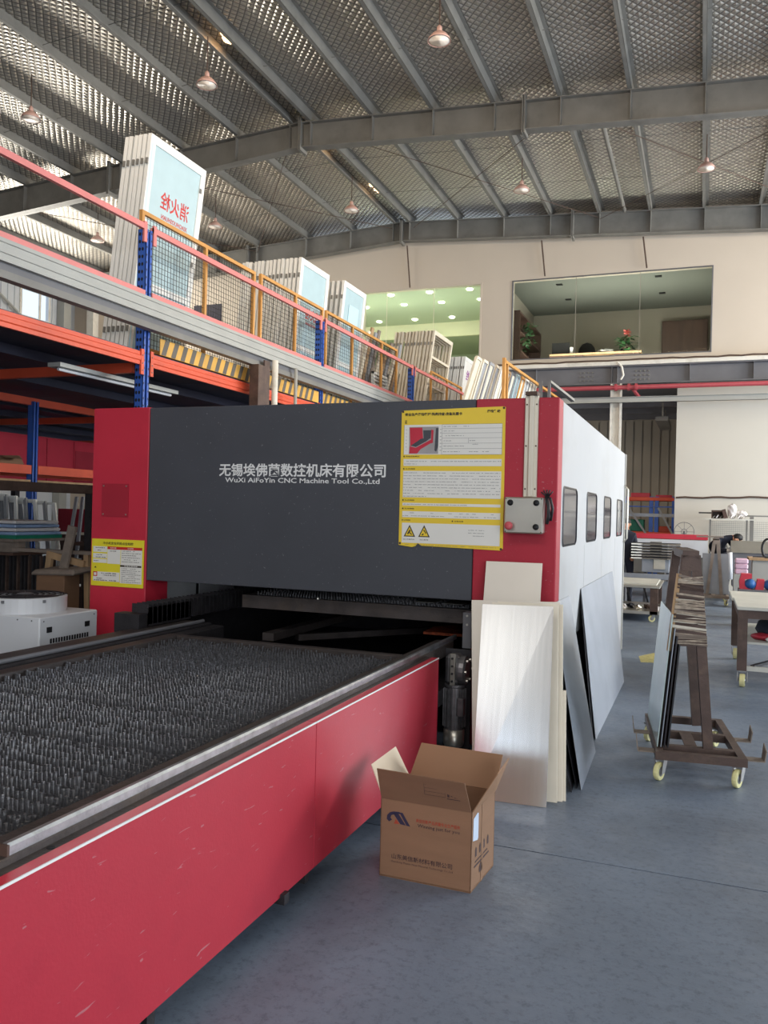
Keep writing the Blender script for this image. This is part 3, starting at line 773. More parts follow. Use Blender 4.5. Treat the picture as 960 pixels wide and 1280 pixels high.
# picture of the machine, printed flat
def sp_poly(pts, mname, y, name='picture_print'):
    q = MB(); q.prism([(SX + u * SW, SZ + (1 - v) * SH) for u, v in pts], (0, y, 0), FX, FZ, (0, .0004, 0)); part(name, q, M[mname], sgn)
sp_poly([(.08, .13), (.37, .13), (.37, .325), (.08, .325)], 'photo_grey', Y2s)
sp_poly([(.085, .135), (.21, .135), (.22, .215), (.20, .245), (.095, .27)], 'red_plain', Y2s - .0005)
sp_poly([(.22, .155), (.30, .155), (.295, .215), (.225, .215)], 'black', Y2s - .0008)
sp_poly([(.10, .265), (.20, .215), (.295, .21), (.25, .235), (.15, .275)], 'black', Y2s - .0010)
sp_poly([(.09, .27), (.15, .28), (.305, .22), (.305, .245), (.20, .29), (.165, .322), (.085, .322)], 'red_plain', Y2s - .0012)
sp_poly([(.30, .15), (.322, .155), (.318, .245), (.30, .25)], 'red_plain', Y2s - .0014)
sp_poly([(.345, .14), (.37, .14), (.37, .27), (.352, .31), (.335, .30)], 'black', Y2s - .0014)
tl = MB()
def dash(u0, u1, v, h=.0016, y=Y2s): tl.box(SX + u0 * SW, SX + u1 * SW, y, y + .0005, SZ + (1 - v) * SH - h / 2, SZ + (1 - v) * SH + h / 2)
for v in (.115, .145, .178, .213, .25, .288, .33): dash(.405, .975, v)
for u in (.405, .975, .03): tl.box(SX + u * SW - .0008, SX + u * SW + .0008, Y2s, Y2s + .0005, SZ + (1 - .33) * SH, SZ + (1 - .115) * SH)
tl.box(SX + .66 * SW - .0008, SX + .66 * SW + .0008, Y2s, Y2s + .0005, SZ + (1 - .25) * SH, SZ + (1 - .213) * SH)
part('table_ruling', tl, M['ink_grey'], sgn)
rs = random.Random(11)
def fineprint(u0, u1, v, h=.0055, gap=.0028, sign=None, mname='ink_grey', fill=.92):
    q = MB(); u = u0
    while u < u1:
        l = rs.uniform(.010, .045)
        if rs.random() < fill:
            # strokes of small characters
            a = u
            while a < min(u + l, u1) - .004:
                q.box(SX + a * SW, SX + (a + .0055) * SW, Y2s, Y2s + .0005, SZ + (1 - v) * SH - h * rs.uniform(.3, .5), SZ + (1 - v) * SH + h * rs.uniform(.2, .5))
                a += .0085
        u += l + rs.uniform(.004, .012)
    return q
fine = MB()
def addq(q):
    n = len(fine.v); fine.v += q.v; fine.f += [tuple(i + n for i in f) for f in q.f]
for v, a, b in ((.13, .42, .68), (.162, .42, .52), (.196, .42, .62), (.232, .42, .50), (.232, .67, .73), (.27, .42, .66), (.258, .70, .76), (.31, .42, .58), (.31, .67, .86)):
    addq(fineprint(a, b, v))
for v in (.379, .398): addq(fineprint(.04, .97 if v < .39 else .16, v))
for i in range(9): addq(fineprint(.035, .97 if i < 8 else .26, .462 + i * .0212))
addq(fineprint(.04, .66, .69)); addq(fineprint(.035, .92, .752, fill=.45)); addq(fineprint(.035, .94, .773, fill=.7))
for v in (.865, .885, .905): addq(fineprint(.68, .83, v))
addq(fineprint(.035, .95, .982, h=.004))
for v in (.15, .175, .2, .225, .25, .275, .3): addq(fineprint(.05, .062, v)); addq(fineprint(.385, .398, v))
fo = part('fine_print', fine, M['ink_grey'], sgn); fo['kind'] = 'stuff'
for v, w in ((.338, .16), (.428, .12), (.655, .12), (.716, .12), (.80, .085)):
    stext('▌安全风险辨识' if w > .15 else '▌防范措施', .028, v, .010, 'ink', w, bold=.01)
stext('▌应急处置', .52, .80, .010, 'ink', .11, bold=.01)
for u in (.05, .195):
    sp_poly([(u, .925), (u + .115, .925), (u + .0575, .838)], 'ink', Y2s, 'warning_symbol')
    sp_poly([(u + .016, .918), (u + .099, .918), (u + .0575, .855)], 'yellow', Y2s - .0006, 'warning_symbol')
sp_poly([(.085, .905), (.098, .885), (.110, .872), (.120, .88), (.112, .893), (.135, .908), (.128, .913), (.105, .898), (.095, .91)], 'ink', Y2s - .001, 'warning_symbol')
sp_poly([(.225, .910), (.243, .898), (.252, .903), (.238, .914)], 'ink', Y2s - .001, 'warning_symbol')
sp_poly([(.243, .878), (.255, .872), (.275, .895), (.268, .903), (.258, .888)], 'ink', Y2s - .001, 'warning_symbol')
stext('当心机械伤人', .045, .94, .009, 'ink', .115, bold=.005); stext('当心触电', .21, .94, .009, 'ink', .085, bold=.005)
for x, z in ((-2.02, 2.372), (-1.285, 2.385), (-1.283, 1.415), (-2.02, 1.43)):
    part('screw', MB().lathe([(.009, 0), (.006, -.004)], (x, YM - .011, z), 8, 'Y'), M['rust_rod'], sgn)
# --- small yellow notice
s2 = part('warning_sign', MB().box(-4.762, -4.235, YM - .012, YM - .006, .978, 1.368), M['yellow_lemon'], mc, 'small yellow notice board with a red table heading')
def r2(u0, u1, v0, v1, mname, dy=.0012, name='printed_panel'):
    part(name, MB().box(-4.762 + u0 * .527, -4.762 + u1 * .527, YM - .012 - dy, YM - .012 - dy + .0006, 1.368 - v1 * .39, 1.368 - v0 * .39), M[mname], s2)
def t2(s_, u, v, h, mname, w, dy=.0022, bold=.015):
    put('lettering', text_mesh(s_, M[mname], (-4.762 + u * .527, YM - .012 - dy, 1.368 - v * .39 - h), FX, FZ, w * .527, h, bold=bold, res=1), s2)
t2('冷水机安全风险点告知牌', .22, .055, .024, 'ink', .58)
r2(.03, .30, .16, .28, 'print_white'); r2(.03, .30, .31, .41, 'print_white'); r2(.03, .30, .43, .51, 'print_white')
r2(.31, .97, .155, .215, 'ink_red', .0016); r2(.31, .56, .215, .52, 'print_white'); r2(.57, .97, .215, .52, 'print_white')
r2(.04, .55, .70, .90, 'print_white'); r2(.56, .97, .52, .92, 'print_white'); r2(.56, .96, .535, .575, 'ink', .0018)
r2(.04, .12, .70, .80, 'ink_red', .0018); r2(.056, .104, .72, .78, 'print_white', .0022)
t2('告知内容', .36, .17, .010, 'print_white', .12, .0024); t2('防范措施', .70, .17, .010, 'print_white', .11, .0024)
t2('应急处置措施', .64, .54, .011, 'print_white', .25, .0026)
t2('▲', .06, .58, .016, 'ink', .045)
fine = MB(); SX, SZ, SW, SH = -4.762, .978, .527, .39; Y2s = YM - .0145
for v, a, b in ((.19, .08, .26), (.24, .12, .22), (.34, .10, .24), (.39, .05, .28), (.47, .05, .15), (.25, .36, .48)): addq(fineprint(a, b, v, h=.008))
for i in range(6): addq(fineprint(.59, .95 if i % 2 else .88, .24 + i * .045, h=.006))
for i in range(8): addq(fineprint(.59, .95 if i % 2 else .86, .61 + i * .04, h=.006))
for v, a, b in ((.73, .20, .50), (.77, .24, .48), (.84, .06, .22), (.88, .06, .50)): addq(fineprint(a, b, v, h=.010))
fo = part('fine_print', fine, M['ink'], s2); fo['kind'] = 'stuff'
# --- conduit trunking and switch box
tk = part('cable_trunking', MB().box(-1.135, -1.045, YM - .035, YM - .006, 1.775, 2.46), M['alu_edge'], mc, 'cream metal cable trunking', bevel=.004)
part('trunking_cover', MB().box(-1.105, -1.07, YM - .055, YM - .035, 1.775, 2.46), M['alu_edge'], tk, bevel=.006)
for z in (1.83, 2.12, 2.40):
    for x in (-1.122, -1.056): part('rivet', MB().lathe([(.006, 0), (.004, -.004)], (x, YM - .036, z), 8, 'Y'), M['rust_rod'], tk)
part('cable_clamp', MB().box(-1.13, -1.05, YM - .06, YM + .05, 2.46, 2.485), M['rust_rod'], mc)
sb = part('control_box', MB().box(-1.245, -.985, YM - .105, YM - .006, 1.53, 1.772), M['stainless'], mc, 'stainless push button box', bevel=.008)
for x, z, mm, r_ in ((-1.205, 1.735, 'rubber', .016), (-1.03, 1.735, 'rubber', .016), (-1.03, 1.575, 'rubber', .016)):
    part('push_button', MB().lathe([(r_ + .005, 0), (r_ + .004, -.006), (r_, -.010), (r_ * .9, -.022), (.0, -.024)], (x, YM - .105, z), 16, 'Y'), M[mm], sb, smooth=True)
part('emergency_stop', MB().lathe([(.014, 0), (.014, -.02), (.026, -.024), (.028, -.04), (.02, -.05), (0, -.052)], (-1.205, YM - .105, 1.58), 20, 'Y'), M['estop'], sb, 'dusty red emergency stop button', smooth=True)
for x in (-1.235, -.995):
    for z in (1.54, 1.762): part('screw', MB().lathe([(.005, 0), (.004, -.003)], (x, YM - .106, z), 6, 'Y'), M['rust_rod'], sb)
hb = MB()
hb.tube([(-.975, YM - .05, 1.78), (-.955, YM - .07, 1.72), (-.95, YM - .08, 1.65), (-.965, YM - .06, 1.6)], .012, 8)
hb.tube([(-.975, YM - .05, 1.78), (-.945, YM - .07, 1.77), (-.925, YM - .08, 1.70), (-.94, YM - .06, 1.62)], .009, 8)
for k in range(5):
    a = R(50 + k * 22); hb.tube([(-.965, YM - .05, 1.775), (-.965 + .055 * math.cos(a), YM - .07, 1.775 + .05 * math.sin(a))], .005, 5)
part('cable_bundle', hb, M['cable'], mc, 'black cable bundle hanging beside the button box', smooth=True)
# --- inside of the opening
part('inner_shutter', MB().box(-4.15, -1.5, YM + .9, YM + .93, 1.2, ZT - .1), M['black_iron'], mc)
part('sump_floor', MB().box(-4.1, -1.2, YM + .05, YE - .1, .30, .33), M['black_iron'], mc)
part('sump_wall', MB().box(-1.25, -1.2, YM + .2, YE - .1, .33, 1.0), M['black_iron'], mc)
part('sump_wall', MB().box(-4.15, -4.10, YM + .32, YE - .1, .33, .70), M['black_iron'], mc)
part('sump_wall', MB().box(-4.1, -1.25, 8.6, 8.65, .33, 1.3), M['black_iron'], mc)
for xa, xb in ((-4.7, -4.40), (-4.385, -4.02)):
    pass
part('service_panel', MB().box(-4.45, -4.44, YM + .33, 6.62, .78, 1.06), M['white'], mc, 'pale inner service panel')
part('service_panel', MB().box(-4.45, -4.44, 6.68, 7.3, .78, 1.06), M['white'], mc, 'pale inner service panel')
part('service_panel', MB().box(-4.45, -4.44, 7.65, 7.95, .78, 1.06), M['white'], mc, 'pale inner service panel')
# upper exchange pallet parked inside, with slats and two leftover strips
up_ = part('upper_pallet', MB().box(-3.40, -1.50, 5.72, 5.78, .865, .965).box(-3.40, -3.34, 5.78, 8.2, .865, .965).box(-1.56, -1.50, 5.78, 8.2, .865, .965), M['bed_iron'], mc, 'upper exchange pallet inside the machine')
def slat_mesh(x0, x1, z0, zt, pitch, seed):
    rn = random.Random(seed); q = MB(); q.box(x0, x1, -.0015, .0015, z0, zt - .040)
    n = int((x1 - x0) / pitch)
    for i in range(n):
        x = x0 + (i + .5) * pitch + rn.uniform(-.002, .002); h = zt + rn.uniform(-.016, .004); w = rn.uniform(.0036, .0056); t = rn.uniform(.003, .006)
        q.hexa([(x - w, -t * .5, zt - .045), (x + w, -t * .5, zt - .045), (x + w, t * .5, zt - .045), (x - w, t * .5, zt - .045),
                (x - w * .8, -t, h), (x + w * .8, -t, h), (x + w * .8, t, h), (x - w * .8, t, h)])
    return q.mesh('slat', M['slat'])
um = [slat_mesh(-3.33, -1.57, .90, .985, .024, s) for s in (1, 2)]
for k in range(44):
    o = put('slat', um[k % 2], up_); o.location = (0, 5.83 + k * .052, 0)
for xa in (-1.98, -1.76):
    part('leftover_strip', MB().box(xa, xa + .15, 5.80, 6.35, .988, .991), M['steel'], up_)
for x in (-2.75,): part('bolt', MB().lathe([(.012, 0), (.012, .01), (.008, .016)], (x, 5.75, .965), 8), M['stainless'], up_)
part('rusty_tray', MB().prism([(0, 0), (.34, .02), (.42, .1), (.36, .45), (.1, .5), (-.02, .3)], (-2.02, 6.15, .70), (1, 0, 0), (0, 1, 0), (0, 0, .02)), M['rusty'], mc, 'rust-orange scrap piece inside the machine')
part('inner_rail', MB().box(-3.2, -3.1, 5.7, 8.4, .62, .68), M['bed_iron'], mc)
part('inner_rail', MB().bar((-3.1, 6.1, .60), (-1.5, 8.0, .60), .08, .05), M['bed_iron'], mc)


# ================================================================ EXCHANGE TABLE in front
tb = thing('exchange_table', 'long red cutting table with a black spiked slat bed in the foreground', 'machine table', (-2.6, 3, 0))
TY0, TY1 = 0.55, 4.95
for ya, yb in ((TY0, 1.10), (1.104, 3.195), (3.199, TY1)):
    part('apron_panel', MB().box(-1.55, -1.52, ya, yb, .115, .738), M['red'], tb, 'scratched red apron panel', bevel=.002)
    part('apron_lip', MB().box(-1.565, -1.5205, ya, yb, .738, .744), M['red_plain'], tb)
    part('edge_strip', MB().box(-1.5225, -1.5185, ya, yb, .7385, .7455), M['letter'], tb, 'thin white line along the apron edge')  # edge highlight drawn as a thin white strip
part('apron_return', MB().box(-1.86, -1.55, TY1 - .03, TY1, .115, .70), M['black_iron'], tb)
part('table_lip', MB().box(-1.60, -1.566, TY0, TY1 + .02, .728, .742), M['bed_iron'], tb)
part('lip_hole', MB().lathe([(.011, 0), (.011, .0015)], (-1.583, 1.72, .742), 14), M['rubber'], tb)
for z in (): pass
rl = part('guide_rail', MB().prism([(0, 0), (.026, 0), (.026, .022), (.020, .030), (.006, .030), (0, .022)], (-1.632, 1.60, .762), (1, 0, 0), (0, 0, 1), (0, 4.05, 0)), M['rail'], tb, 'bare steel rail along the table edge')
part('rail_end', MB().box(-1.634, -1.604, 1.592, 1.60, .760, .790), M['wood_dark'], tb)
part('pallet_beam', MB().box(-1.725, -1.600, TY0, 5.55, .68, .762), M['bed_iron'], tb, bevel=.004)
part('pallet_beam', MB().box(-3.46, -3.36, TY0, 4.86, .66, .762), M['bed_iron'], tb, bevel=.004)
part('pallet_beam', MB().box(-3.36, -1.725, 4.79, 4.86, .66, .762), M['bed_iron'], tb, bevel=.004)
part('pallet_floor', MB().box(-3.4, -1.7, TY0, 4.8, .48, .50), M['black_iron'], tb)
part('side_frame', MB().box(-3.56, -3.46, TY0, 5.56, .52, .735), M['black_iron'], tb, bevel=.01)
part('side_frame', MB().box(-3.66, -3.57, TY0, 5.56, .50, .75), M['black_iron'], tb, bevel=.01)
part('side_frame', MB().box(-3.88, -3.68, TY0, 5.56, .45, .752), M['bed_iron'], tb, bevel=.01)
part('side_frame', MB().tube([(-3.615, TY0, .765), (-3.615, 5.5, .765)], .014, 8), M['steel_dark'], tb)
part('end_channel', MB().box(-3.4, -1.6, 4.9, 5.0, .55, .70), M['black_iron'], tb)
part('cross_member', MB().box(-3.9, -1.56, 5.1, 5.2, .4, .5), M['black_iron'], tb)
for y in (1.45, 3.05, 4.6):
    for x in (-3.8, -1.75):
        lg = part('leg', MB().box(x - .05, x + .05, y - .05, y + .05, .01, .48), M['black_iron'], tb)
        part('foot', MB().lathe([(.05, 0), (.05, .015), (.02, .02)], (x, y, 0), 12), M['bed_iron'], lg)
for y in (1.0, 2.05, 2.9, 3.2):
    part('bracket', MB().box(-1.62, -1.50 if y == 2.9 else -1.56, y, y + .04, .04 if y != 2.9 else .09, .13), M['black_iron'], tb)
part('leg', MB().box(-1.62, -1.59, 2.16, 2.20, 0, .3), M['black_iron'], tb)
sm = [slat_mesh(-3.36, -1.725, .60, .758, .0195, 20 + s) for s in range(5)]
rn = random.Random(5)
for k in range(57):
    o = put('slat', sm[rn.randrange(5)], tb)
    o.matrix_parent_inverse = Matrix.Translation((2.6, -3, 0))
    o.location = (0, .62 + k * .074 + rn.uniform(-.006, .006), rn.uniform(-.010, .0) - (.014 if k in (12, 17, 26, 33) else 0)); o.rotation_euler = (rn.uniform(-.03, .03) * 0, 0, 0)
ch = part('cable_chain', MB().box(-3.93, -3.80, 5.05, 5.60, .76, .90), M['black_iron'], tb, 'black cable drag chain')
for k in range(34):
    y = 5.06 + k * .058
    part('chain_link', MB().hexa([(-3.95, y, .775), (-3.80, y, .775), (-3.80, y + .05, .775), (-3.95, y + .05, .775), (-3.95, y, .925), (-3.80, y, .925), (-3.80, y + .044, .915), (-3.95, y + .044, .915)]), M['black_iron'], ch)
part('motor_bracket', MB().box(-4.02, -3.8, 4.95, 5.06, .72, .86), M['black_iron'], tb)
part('lift_plate', MB().box(-1.50, -1.44, 5.42, 5.52, .74, .98), M['steel_dark'], tb)
for z in (.90, .96): part('bolt', MB().lathe([(.008, 0), (.008, -.006)], (-1.47, 5.42, z), 8, 'Y'), M['stainless'], tb)
# geared motor at the corner
gm = thing('geared_motor', 'grey geared electric motor beside the table end and leaning sheets', 'motor', (-1.50, 5.30, .1))
part('gear_housing', MB().box(-1.565, -1.465, 5.24, 5.36, .52, .72), M['motor'], gm, bevel=.02)
fl = part('flange', MB().lathe([(.09, -.03), (.095, -.01), (.095, .02), (.07, .03)], (-1.455, 5.30, .615), 20, 'X'), M['motor'], gm, smooth=False)
for k in range(6):
    a = k * math.pi / 3
    part('bolt', MB().lathe([(.010, 0), (.010, .012)], (-1.425, 5.30 + .075 * math.cos(a), .615 + .075 * math.sin(a)), 6, 'X'), M['stainless'], fl)
part('front_plate', MB().box(-1.525, -1.49, 5.215, 5.24, .52, .73), M['stainless'], gm, bevel=.004)
for z in (.55, .60, .65, .70): part('bolt', MB().lathe([(.008, 0), (.008, -.01)], (-1.507, 5.215, z), 6, 'Y'), M['rubber'], gm)
mt_ = part('motor_body', MB().lathe([(.055, .16), (.062, .17), (.062, .50), (.07, .505), (.07, .52)], (-1.51, 5.30, 0), 20), M['motor'], gm)
for k in range(16):
    a = 2 * math.pi * k / 16
    c_, s_ = math.cos(a), math.sin(a)
    part('cooling_fin', MB().bar((-1.51 + c_ * .068, 5.30 + s_ * .068, .24), (-1.51 + c_ * .068, 5.30 + s_ * .068, .49), .018, .004, side=(c_, s_, 0)), M['motor'], mt_)
part('fan_cowl', MB().lathe([(.03, .10), (.064, .11), (.070, .13), (.070, .22)], (-1.51, 5.30, 0), 20), M['stainless'], gm, 'pale fan cowl', smooth=True)
part('terminal_box', MB().box(-1.475, -1.43, 5.22, 5.28, .32, .44), M['motor'], gm, bevel=.006)
part('mounting_bracket', MB().box(-1.60, -1.42, 5.36, 5.38, .05, .74), M['black_iron'], gm)

# ================================================================ WATER CHILLER
cl = thing('water_chiller', 'white box chiller with a black fan drum on top, beside the red column', 'chiller', (-4.9, 4.9, 0))
CX1, CX0, CY0, CY1, CZ = -4.35, -5.35, 4.56, 5.16, .84
part('cabinet', MB().box(CX0, CX1, CY0, CY1, .06, CZ), M['white'], cl, bevel=.008)
part('plinth', MB().box(CX0 + .03, CX1 - .03, CY0 + .03, CY1 - .03, 0, .06), M['steel_dark'], cl)
dm = part('fan_drum', MB().lathe([(.30, 0), (.30, .11), (.285, .115)], (-4.78, 4.86, CZ), 40, cap=False), M['white'], cl, 'white round fan drum', smooth=False)
part('fan_well', MB().lathe([(.285, .06), (.28, .065)], (-4.78, 4.86, CZ), 40), M['rubber'], dm)
for r_ in (.06, .10, .14, .18, .22, .26, .28):
    q = MB(); q.tube([(-4.78 + r_ * math.cos(2 * math.pi * k / 32), 4.86 + r_ * math.sin(2 * math.pi * k / 32), CZ + .12) for k in range(33)], .003, 4, cap=False)
    part('guard_ring', q, M['cable'], dm)
for k in range(4):
    a = R(45 + 90 * k); q = MB().tube([(-4.78, 4.86, CZ + .122), (-4.78 + .3 * math.cos(a), 4.86 + .3 * math.sin(a), CZ + .118)], .004, 5)
    part('guard_spoke', q, M['cable'], dm)
part('fan_hub', MB().lathe([(.06, .09), (.06, .125), (.04, .13)], (-4.78, 4.86, CZ), 16), M['steel_dark'], dm)
for k in range(5):
    a = R(72 * k); c_, s_ = math.cos(a), math.sin(a)
    part('fan_blade', MB().prism([(.05, -.03), (.26, -.09), (.27, .05), (.05, .03)], (-4.78, 4.86, CZ + .085), (c_, s_, 0), (-s_, c_, .25), (0, 0, .004)), M['steel_dark'], dm)
for a in (R(-75), R(-20), R(-125)):
    part('drum_bolt', MB().lathe([(.012, -.01), (.012, .01)], (-4.78 + .3 * math.cos(a), 4.86 + .3 * math.sin(a), CZ + .09), 8), M['steel_dark'], dm)
vh = MB()
for r_ in range(2):
    for k in range(15):
        vh.box(CX1 - .001, CX1 + .0015, 4.665 + k * .027, 4.665 + k * .027 + .018, .60 + r_ * .045, .60 + r_ * .045 + .034)
vp = part('vent_grille', vh, M['rubber'], cl, 'black slotted vent holes')
for y in (4.63, 5.02): part('latch', MB().box(CX1 - .001, CX1 + .004, y, y + .05, .725, .765), M['rubber'], cl)
for y in (4.6, 5.12): part('screw', MB().lathe([(.006, 0), (.006, .003)], (CX1, y, .81), 6, 'X'), M['steel_dark'], cl)
for x in (-4.42, -4.55, -4.8): part('screw', MB().lathe([(.006, 0), (.006, -.003)], (x, CY0, .815), 6, 'Y'), M['steel_dark'], cl)
bpy.context.view_layer.update()

# ================================================================ MEZZANINE PALLET RACK
def upright(x, y, z1, z0=0.0):
    """one upright: punched face towards -y, folded flanges towards +x"""
    q = MB()
    q.box(x - .10, x - .094, y - .05, y + .05, z0, z1)
    q.box(x - .10, x, y - .05, y - .044, z0, z1)
    q.box(x - .10, x, y + .044, y + .05, z0, z1)
    q.box(x - .006, x, y - .05, y - .018, z0, z1)
    q.box(x - .006, x, y + .018, y + .05, z0, z1)
    q.box(x - .03, x - .024, y - .02, y + .02, z0, z1)
    return q
def punched(x, y, za, zb, parent):
    q = MB(); z = za
    while z < zb:
        for dx in (-.075, -.04):
            q.prism([(0, -.020), (.012, -.008), (.012, .010), (0, .020), (-.012, .010), (-.012, -.008)], (x + dx, y - .0506, z), (1, 0, 0), (0, 0, 1), (0, -.0008, 0))
        for dy in (-.034, .034):
            q.prism([(0, -.014), (.008, 0), (0, .014), (-.008, 0)], (x + .0004, y + dy, z + .02), (0, 1, 0), (0, 0, 1), (.0008, 0, 0))
        z += .075
    o = part('punched_holes', q, M['rubber'], parent); o['kind'] = 'stuff'
XRK = -5.20
rk = thing('storage_rack', 'tall blue and orange mezzanine rack with dark deck behind the laser machine', 'rack', (-8, 10, 0))
PY = [2.76, 6.79, 10.82, 14.84, 18.9]
for i, y in enumerate(PY):
    u_ = part('upright', upright(XRK, y, 4.40), M['blue'], rk, 'blue punched upright')
    if i: punched(XRK, y, 2.4, 4.36, u_)
    if 0 < i:
        for dy in (-.095, .055):
            cn = part('beam_connector', MB().box(XRK - .01, XRK + .012, y + dy, y + dy + .045, 2.95, 3.20), M['orange'], rk, 'orange bolted beam connector')
            for z in (2.99, 3.06, 3.14): part('bolt', MB().lathe([(.007, 0), (.006, .006)], (XRK + .012, y + dy + .022, z), 6, 'X'), M['steel'], cn)
            part('beam_connector', MB().box(XRK - .01, XRK + .012, y + dy, y + dy + .045, 4.26, 4.46), M['pink'], rk, 'faded red beam connector')
for i in range(len(PY) - 1):
    a, b = PY[i] + .055, PY[i + 1] - .055
    bm_ = part('deck_beam', MB().prism([(0, 0), (.03, 0), (.03, .035), (.04, .045), (.04, .085), (.03, .095), (.03, .13), (0, .13)], (XRK - .03, a, 3.045), (1, 0, 0), (0, 0, 1), (0, b - a, 0)), M['orange'], rk, 'orange deck beam')
    part('guard_rail', MB().box(XRK - .03, XRK + .01, a - (.0), b, 4.385, 4.44), M['pink'], rk, 'faded pinkish-red top rail')
    part('guard_rail', MB().box(XRK - .03, XRK + .01, a, b, 3.735, 3.785), M['pink'], rk, 'faded pinkish-red middle rail')
# deck plates seen from below, lines along the depth
for k in range(34):
    y = .8 + k * .6
    if y > 20.2: break
    part('deck_plate', MB().box(-14.2, XRK - .03, y, y + .592, 3.175, 3.19), M['deck'], rk)
for x in (-6.3, -7.5, -9.6, -10.8, -12, -13.2):
    part('deck_joist', MB().box(x, x + .05, .8, 20.2, 3.08, 3.175), M['deck'], rk)
for y in PY:
    part('cross_beam', MB().box(-14.2, XRK - .15, y - .03, y + .03, 2.98, 3.08), M['orange'], rk, 'dark orange cross beam')
part('deck_beam', MB().box(-8.72, -8.64, .8, 20.2, 3.0, 3.1), M['orange'], rk)
for y in (4.83, 8.86, 12.9, 16.9):
    part('upright', upright(-8.6, y, 3.05), M['blue'], rk, 'blue upright of the rear row')
    part('upright', upright(-14.1, y, 3.05), M['blue'], rk)
for a, b in ((.9, 4.77), (4.89, 8.80), (8.92, 12.84), (12.96, 16.84)):
    part('shelf_beam', MB().box(-8.66, -8.60, a, b, 2.05, 2.17), M['orange'], rk, 'red-orange shelf beam')
    part('shelf_board', MB().box(-9.7, -8.62, a, b, 2.155, 2.17), M['wood'], rk)
    part('shelf_beam', MB().box(-9.75, -9.70, a, b, 2.05, 2.17), M['orange'], rk)
    part('shelf_beam', MB().box(-8.66, -8.61, a, b, 1.93, 1.97), M['wood'], rk)
tl_ = part('tube_lamp', MB().box(-5.75, -5.60, 6.05, 7.9, 2.93, 2.97), M['steel_light'], rk, 'pale strip light under the deck')
part('lamp_tube', MB().tube([(-5.67, 6.1, 2.915), (-5.67, 7.85, 2.915)], .015, 8), M['white'], tl_)
# kick plates with hazard stripes
for a, b in ((7.02, 9.02), (9.12, 10.75), (10.9, 12.4)):
    kp = part('kick_plate', MB().box(XRK - .02, XRK - .01, a, b, 3.20, 3.365), M['hazard'], rk, 'amber kick plate with slanted grey stripes', bevel=.002)
    n = int((b - a) / .165)
    for k in range(n):
        y = a + .02 + k * .165
        part('stripe', MB().prism([(0, 0), (.075, 0), (.14, .16), (.065, .16)], (XRK - .0095, y, 3.2025), (0, 1, 0), (0, 0, 1), (.001, 0, 0)), M['hazard_dark'], kp)
bpy.context.view_layer.update()

# yellow mesh fence panels
def fence_panel(x, y0, y1, z0, z1, mid, label, mesh=True):
    f = thing('fence_panel', label, 'fence panel', (x, y0, z0), 'amber mesh fence panels along the rack deck')
    w = .04
    for a in (y0, y1 - w): part('post', MB().box(x - w, x, a, a + w, z0, z1), M['yellow_frame'], f)
    for m_ in mid: part('post', MB().box(x - w, x, m_, m_ + w, z0, z1 - w), M['yellow_frame'], f)
    part('top_rail', MB().box(x - w, x, y0 + w, y1 - w, z1 - w, z1), M['yellow_frame'], f)
    part('bottom_rail', MB().box(x - w, x, y0 + w, y1 - w, z0 + .03, z0 + .07), M['yellow_frame'], f)
    if mesh:
        q = MB(); y = y0 + .05
        while y < y1: q.box(x - .022, x - .018, y - .0018, y + .0018, z0 + .05, z1 - .03); y += .052
        z = z0 + .06
        while z < z1 - .03: q.box(x - .022, x - .018, y0 + .02, y1 - .02, z - .0018, z + .0018); z += .055
        o = part('wire_mesh', q, M['wire'], f); o['kind'] = 'stuff'
    return f
fence_panel(-5.33, 6.84, 9.10, 3.20, 4.64, [7.98], 'amber mesh fence panel in front of the tallest white door stack')
fence_panel(-5.33, 9.24, 11.10, 3.20, 4.66, [10.2], 'amber mesh fence panel in front of the long middle door stack')
fence_panel(-5.33, 11.20, 14.3, 3.20, 4.66, [12.2, 13.5], 'amber mesh fence panel ending beside the open boards bay')
fence_panel(-5.33, 16.35, 18.7, 3.20, 4.62, [17.5], 'amber fence frame in front of the grey lattice frames', mesh=False)

# ---- stacks of cabinet doors
DT = .045
def door(style, W, H, name='cabinet_door'):
    """hinge edge at the origin, width along +y, height along z, thickness towards -x"""
    t = thing(name, '', 'door', (0, 0, 0))
    fr = .085; fm = 'frame_white' if style in (1, 2, 3, 5) else ('frame_cream' if style == 4 else 'frame_grey')
    for a, b in ((0, fr), (W - fr, W)): part('stile', MB().box(-DT, 0, a, b, 0, H), M[fm], t)
    for a, b in ((0, fr), (H - fr, H)): part('rail', MB().box(-DT, 0, fr, W - fr, a, b), M[fm], t)
    if style in (1, 2, 3):
        zm = H * (.34 if style == 1 else .38)
        part('rail', MB().box(-DT, 0, fr, W - fr, zm, zm + .07), M[fm], t)
        part('pane', MB().box(-DT * .7, -DT * .3, fr, W - fr, zm + .07, H - fr), M['pane_blue'], t, 'pale blue frosted pane')
        part('pane', MB().box(-DT * .7, -DT * .3, fr, W - fr, fr, zm), M['pane_blue'], t, 'pale blue frosted pane')
    if style == 4:
        for k in range(1, 4): part('rail', MB().box(-DT, 0, fr, W - fr, H * k / 4, H * k / 4 + .05), M[fm], t)
    if style == 5:
        part('pane', MB().box(-DT * .7, -DT * .3, fr, W - fr, fr, H - fr), M['print_white'], t)
    for z in (H * .14, H * .88): part('hinge', MB().box(-.035, -.008, -.012, 0, z - .03, z + .03), M['steel'], t)
    return t
def lean(t, x, y, z, ang, label, group=None):
    t.location = (x, y, z); t.rotation_euler = (0, ang, 0); t['label'] = label
    if group: t['group'] = group
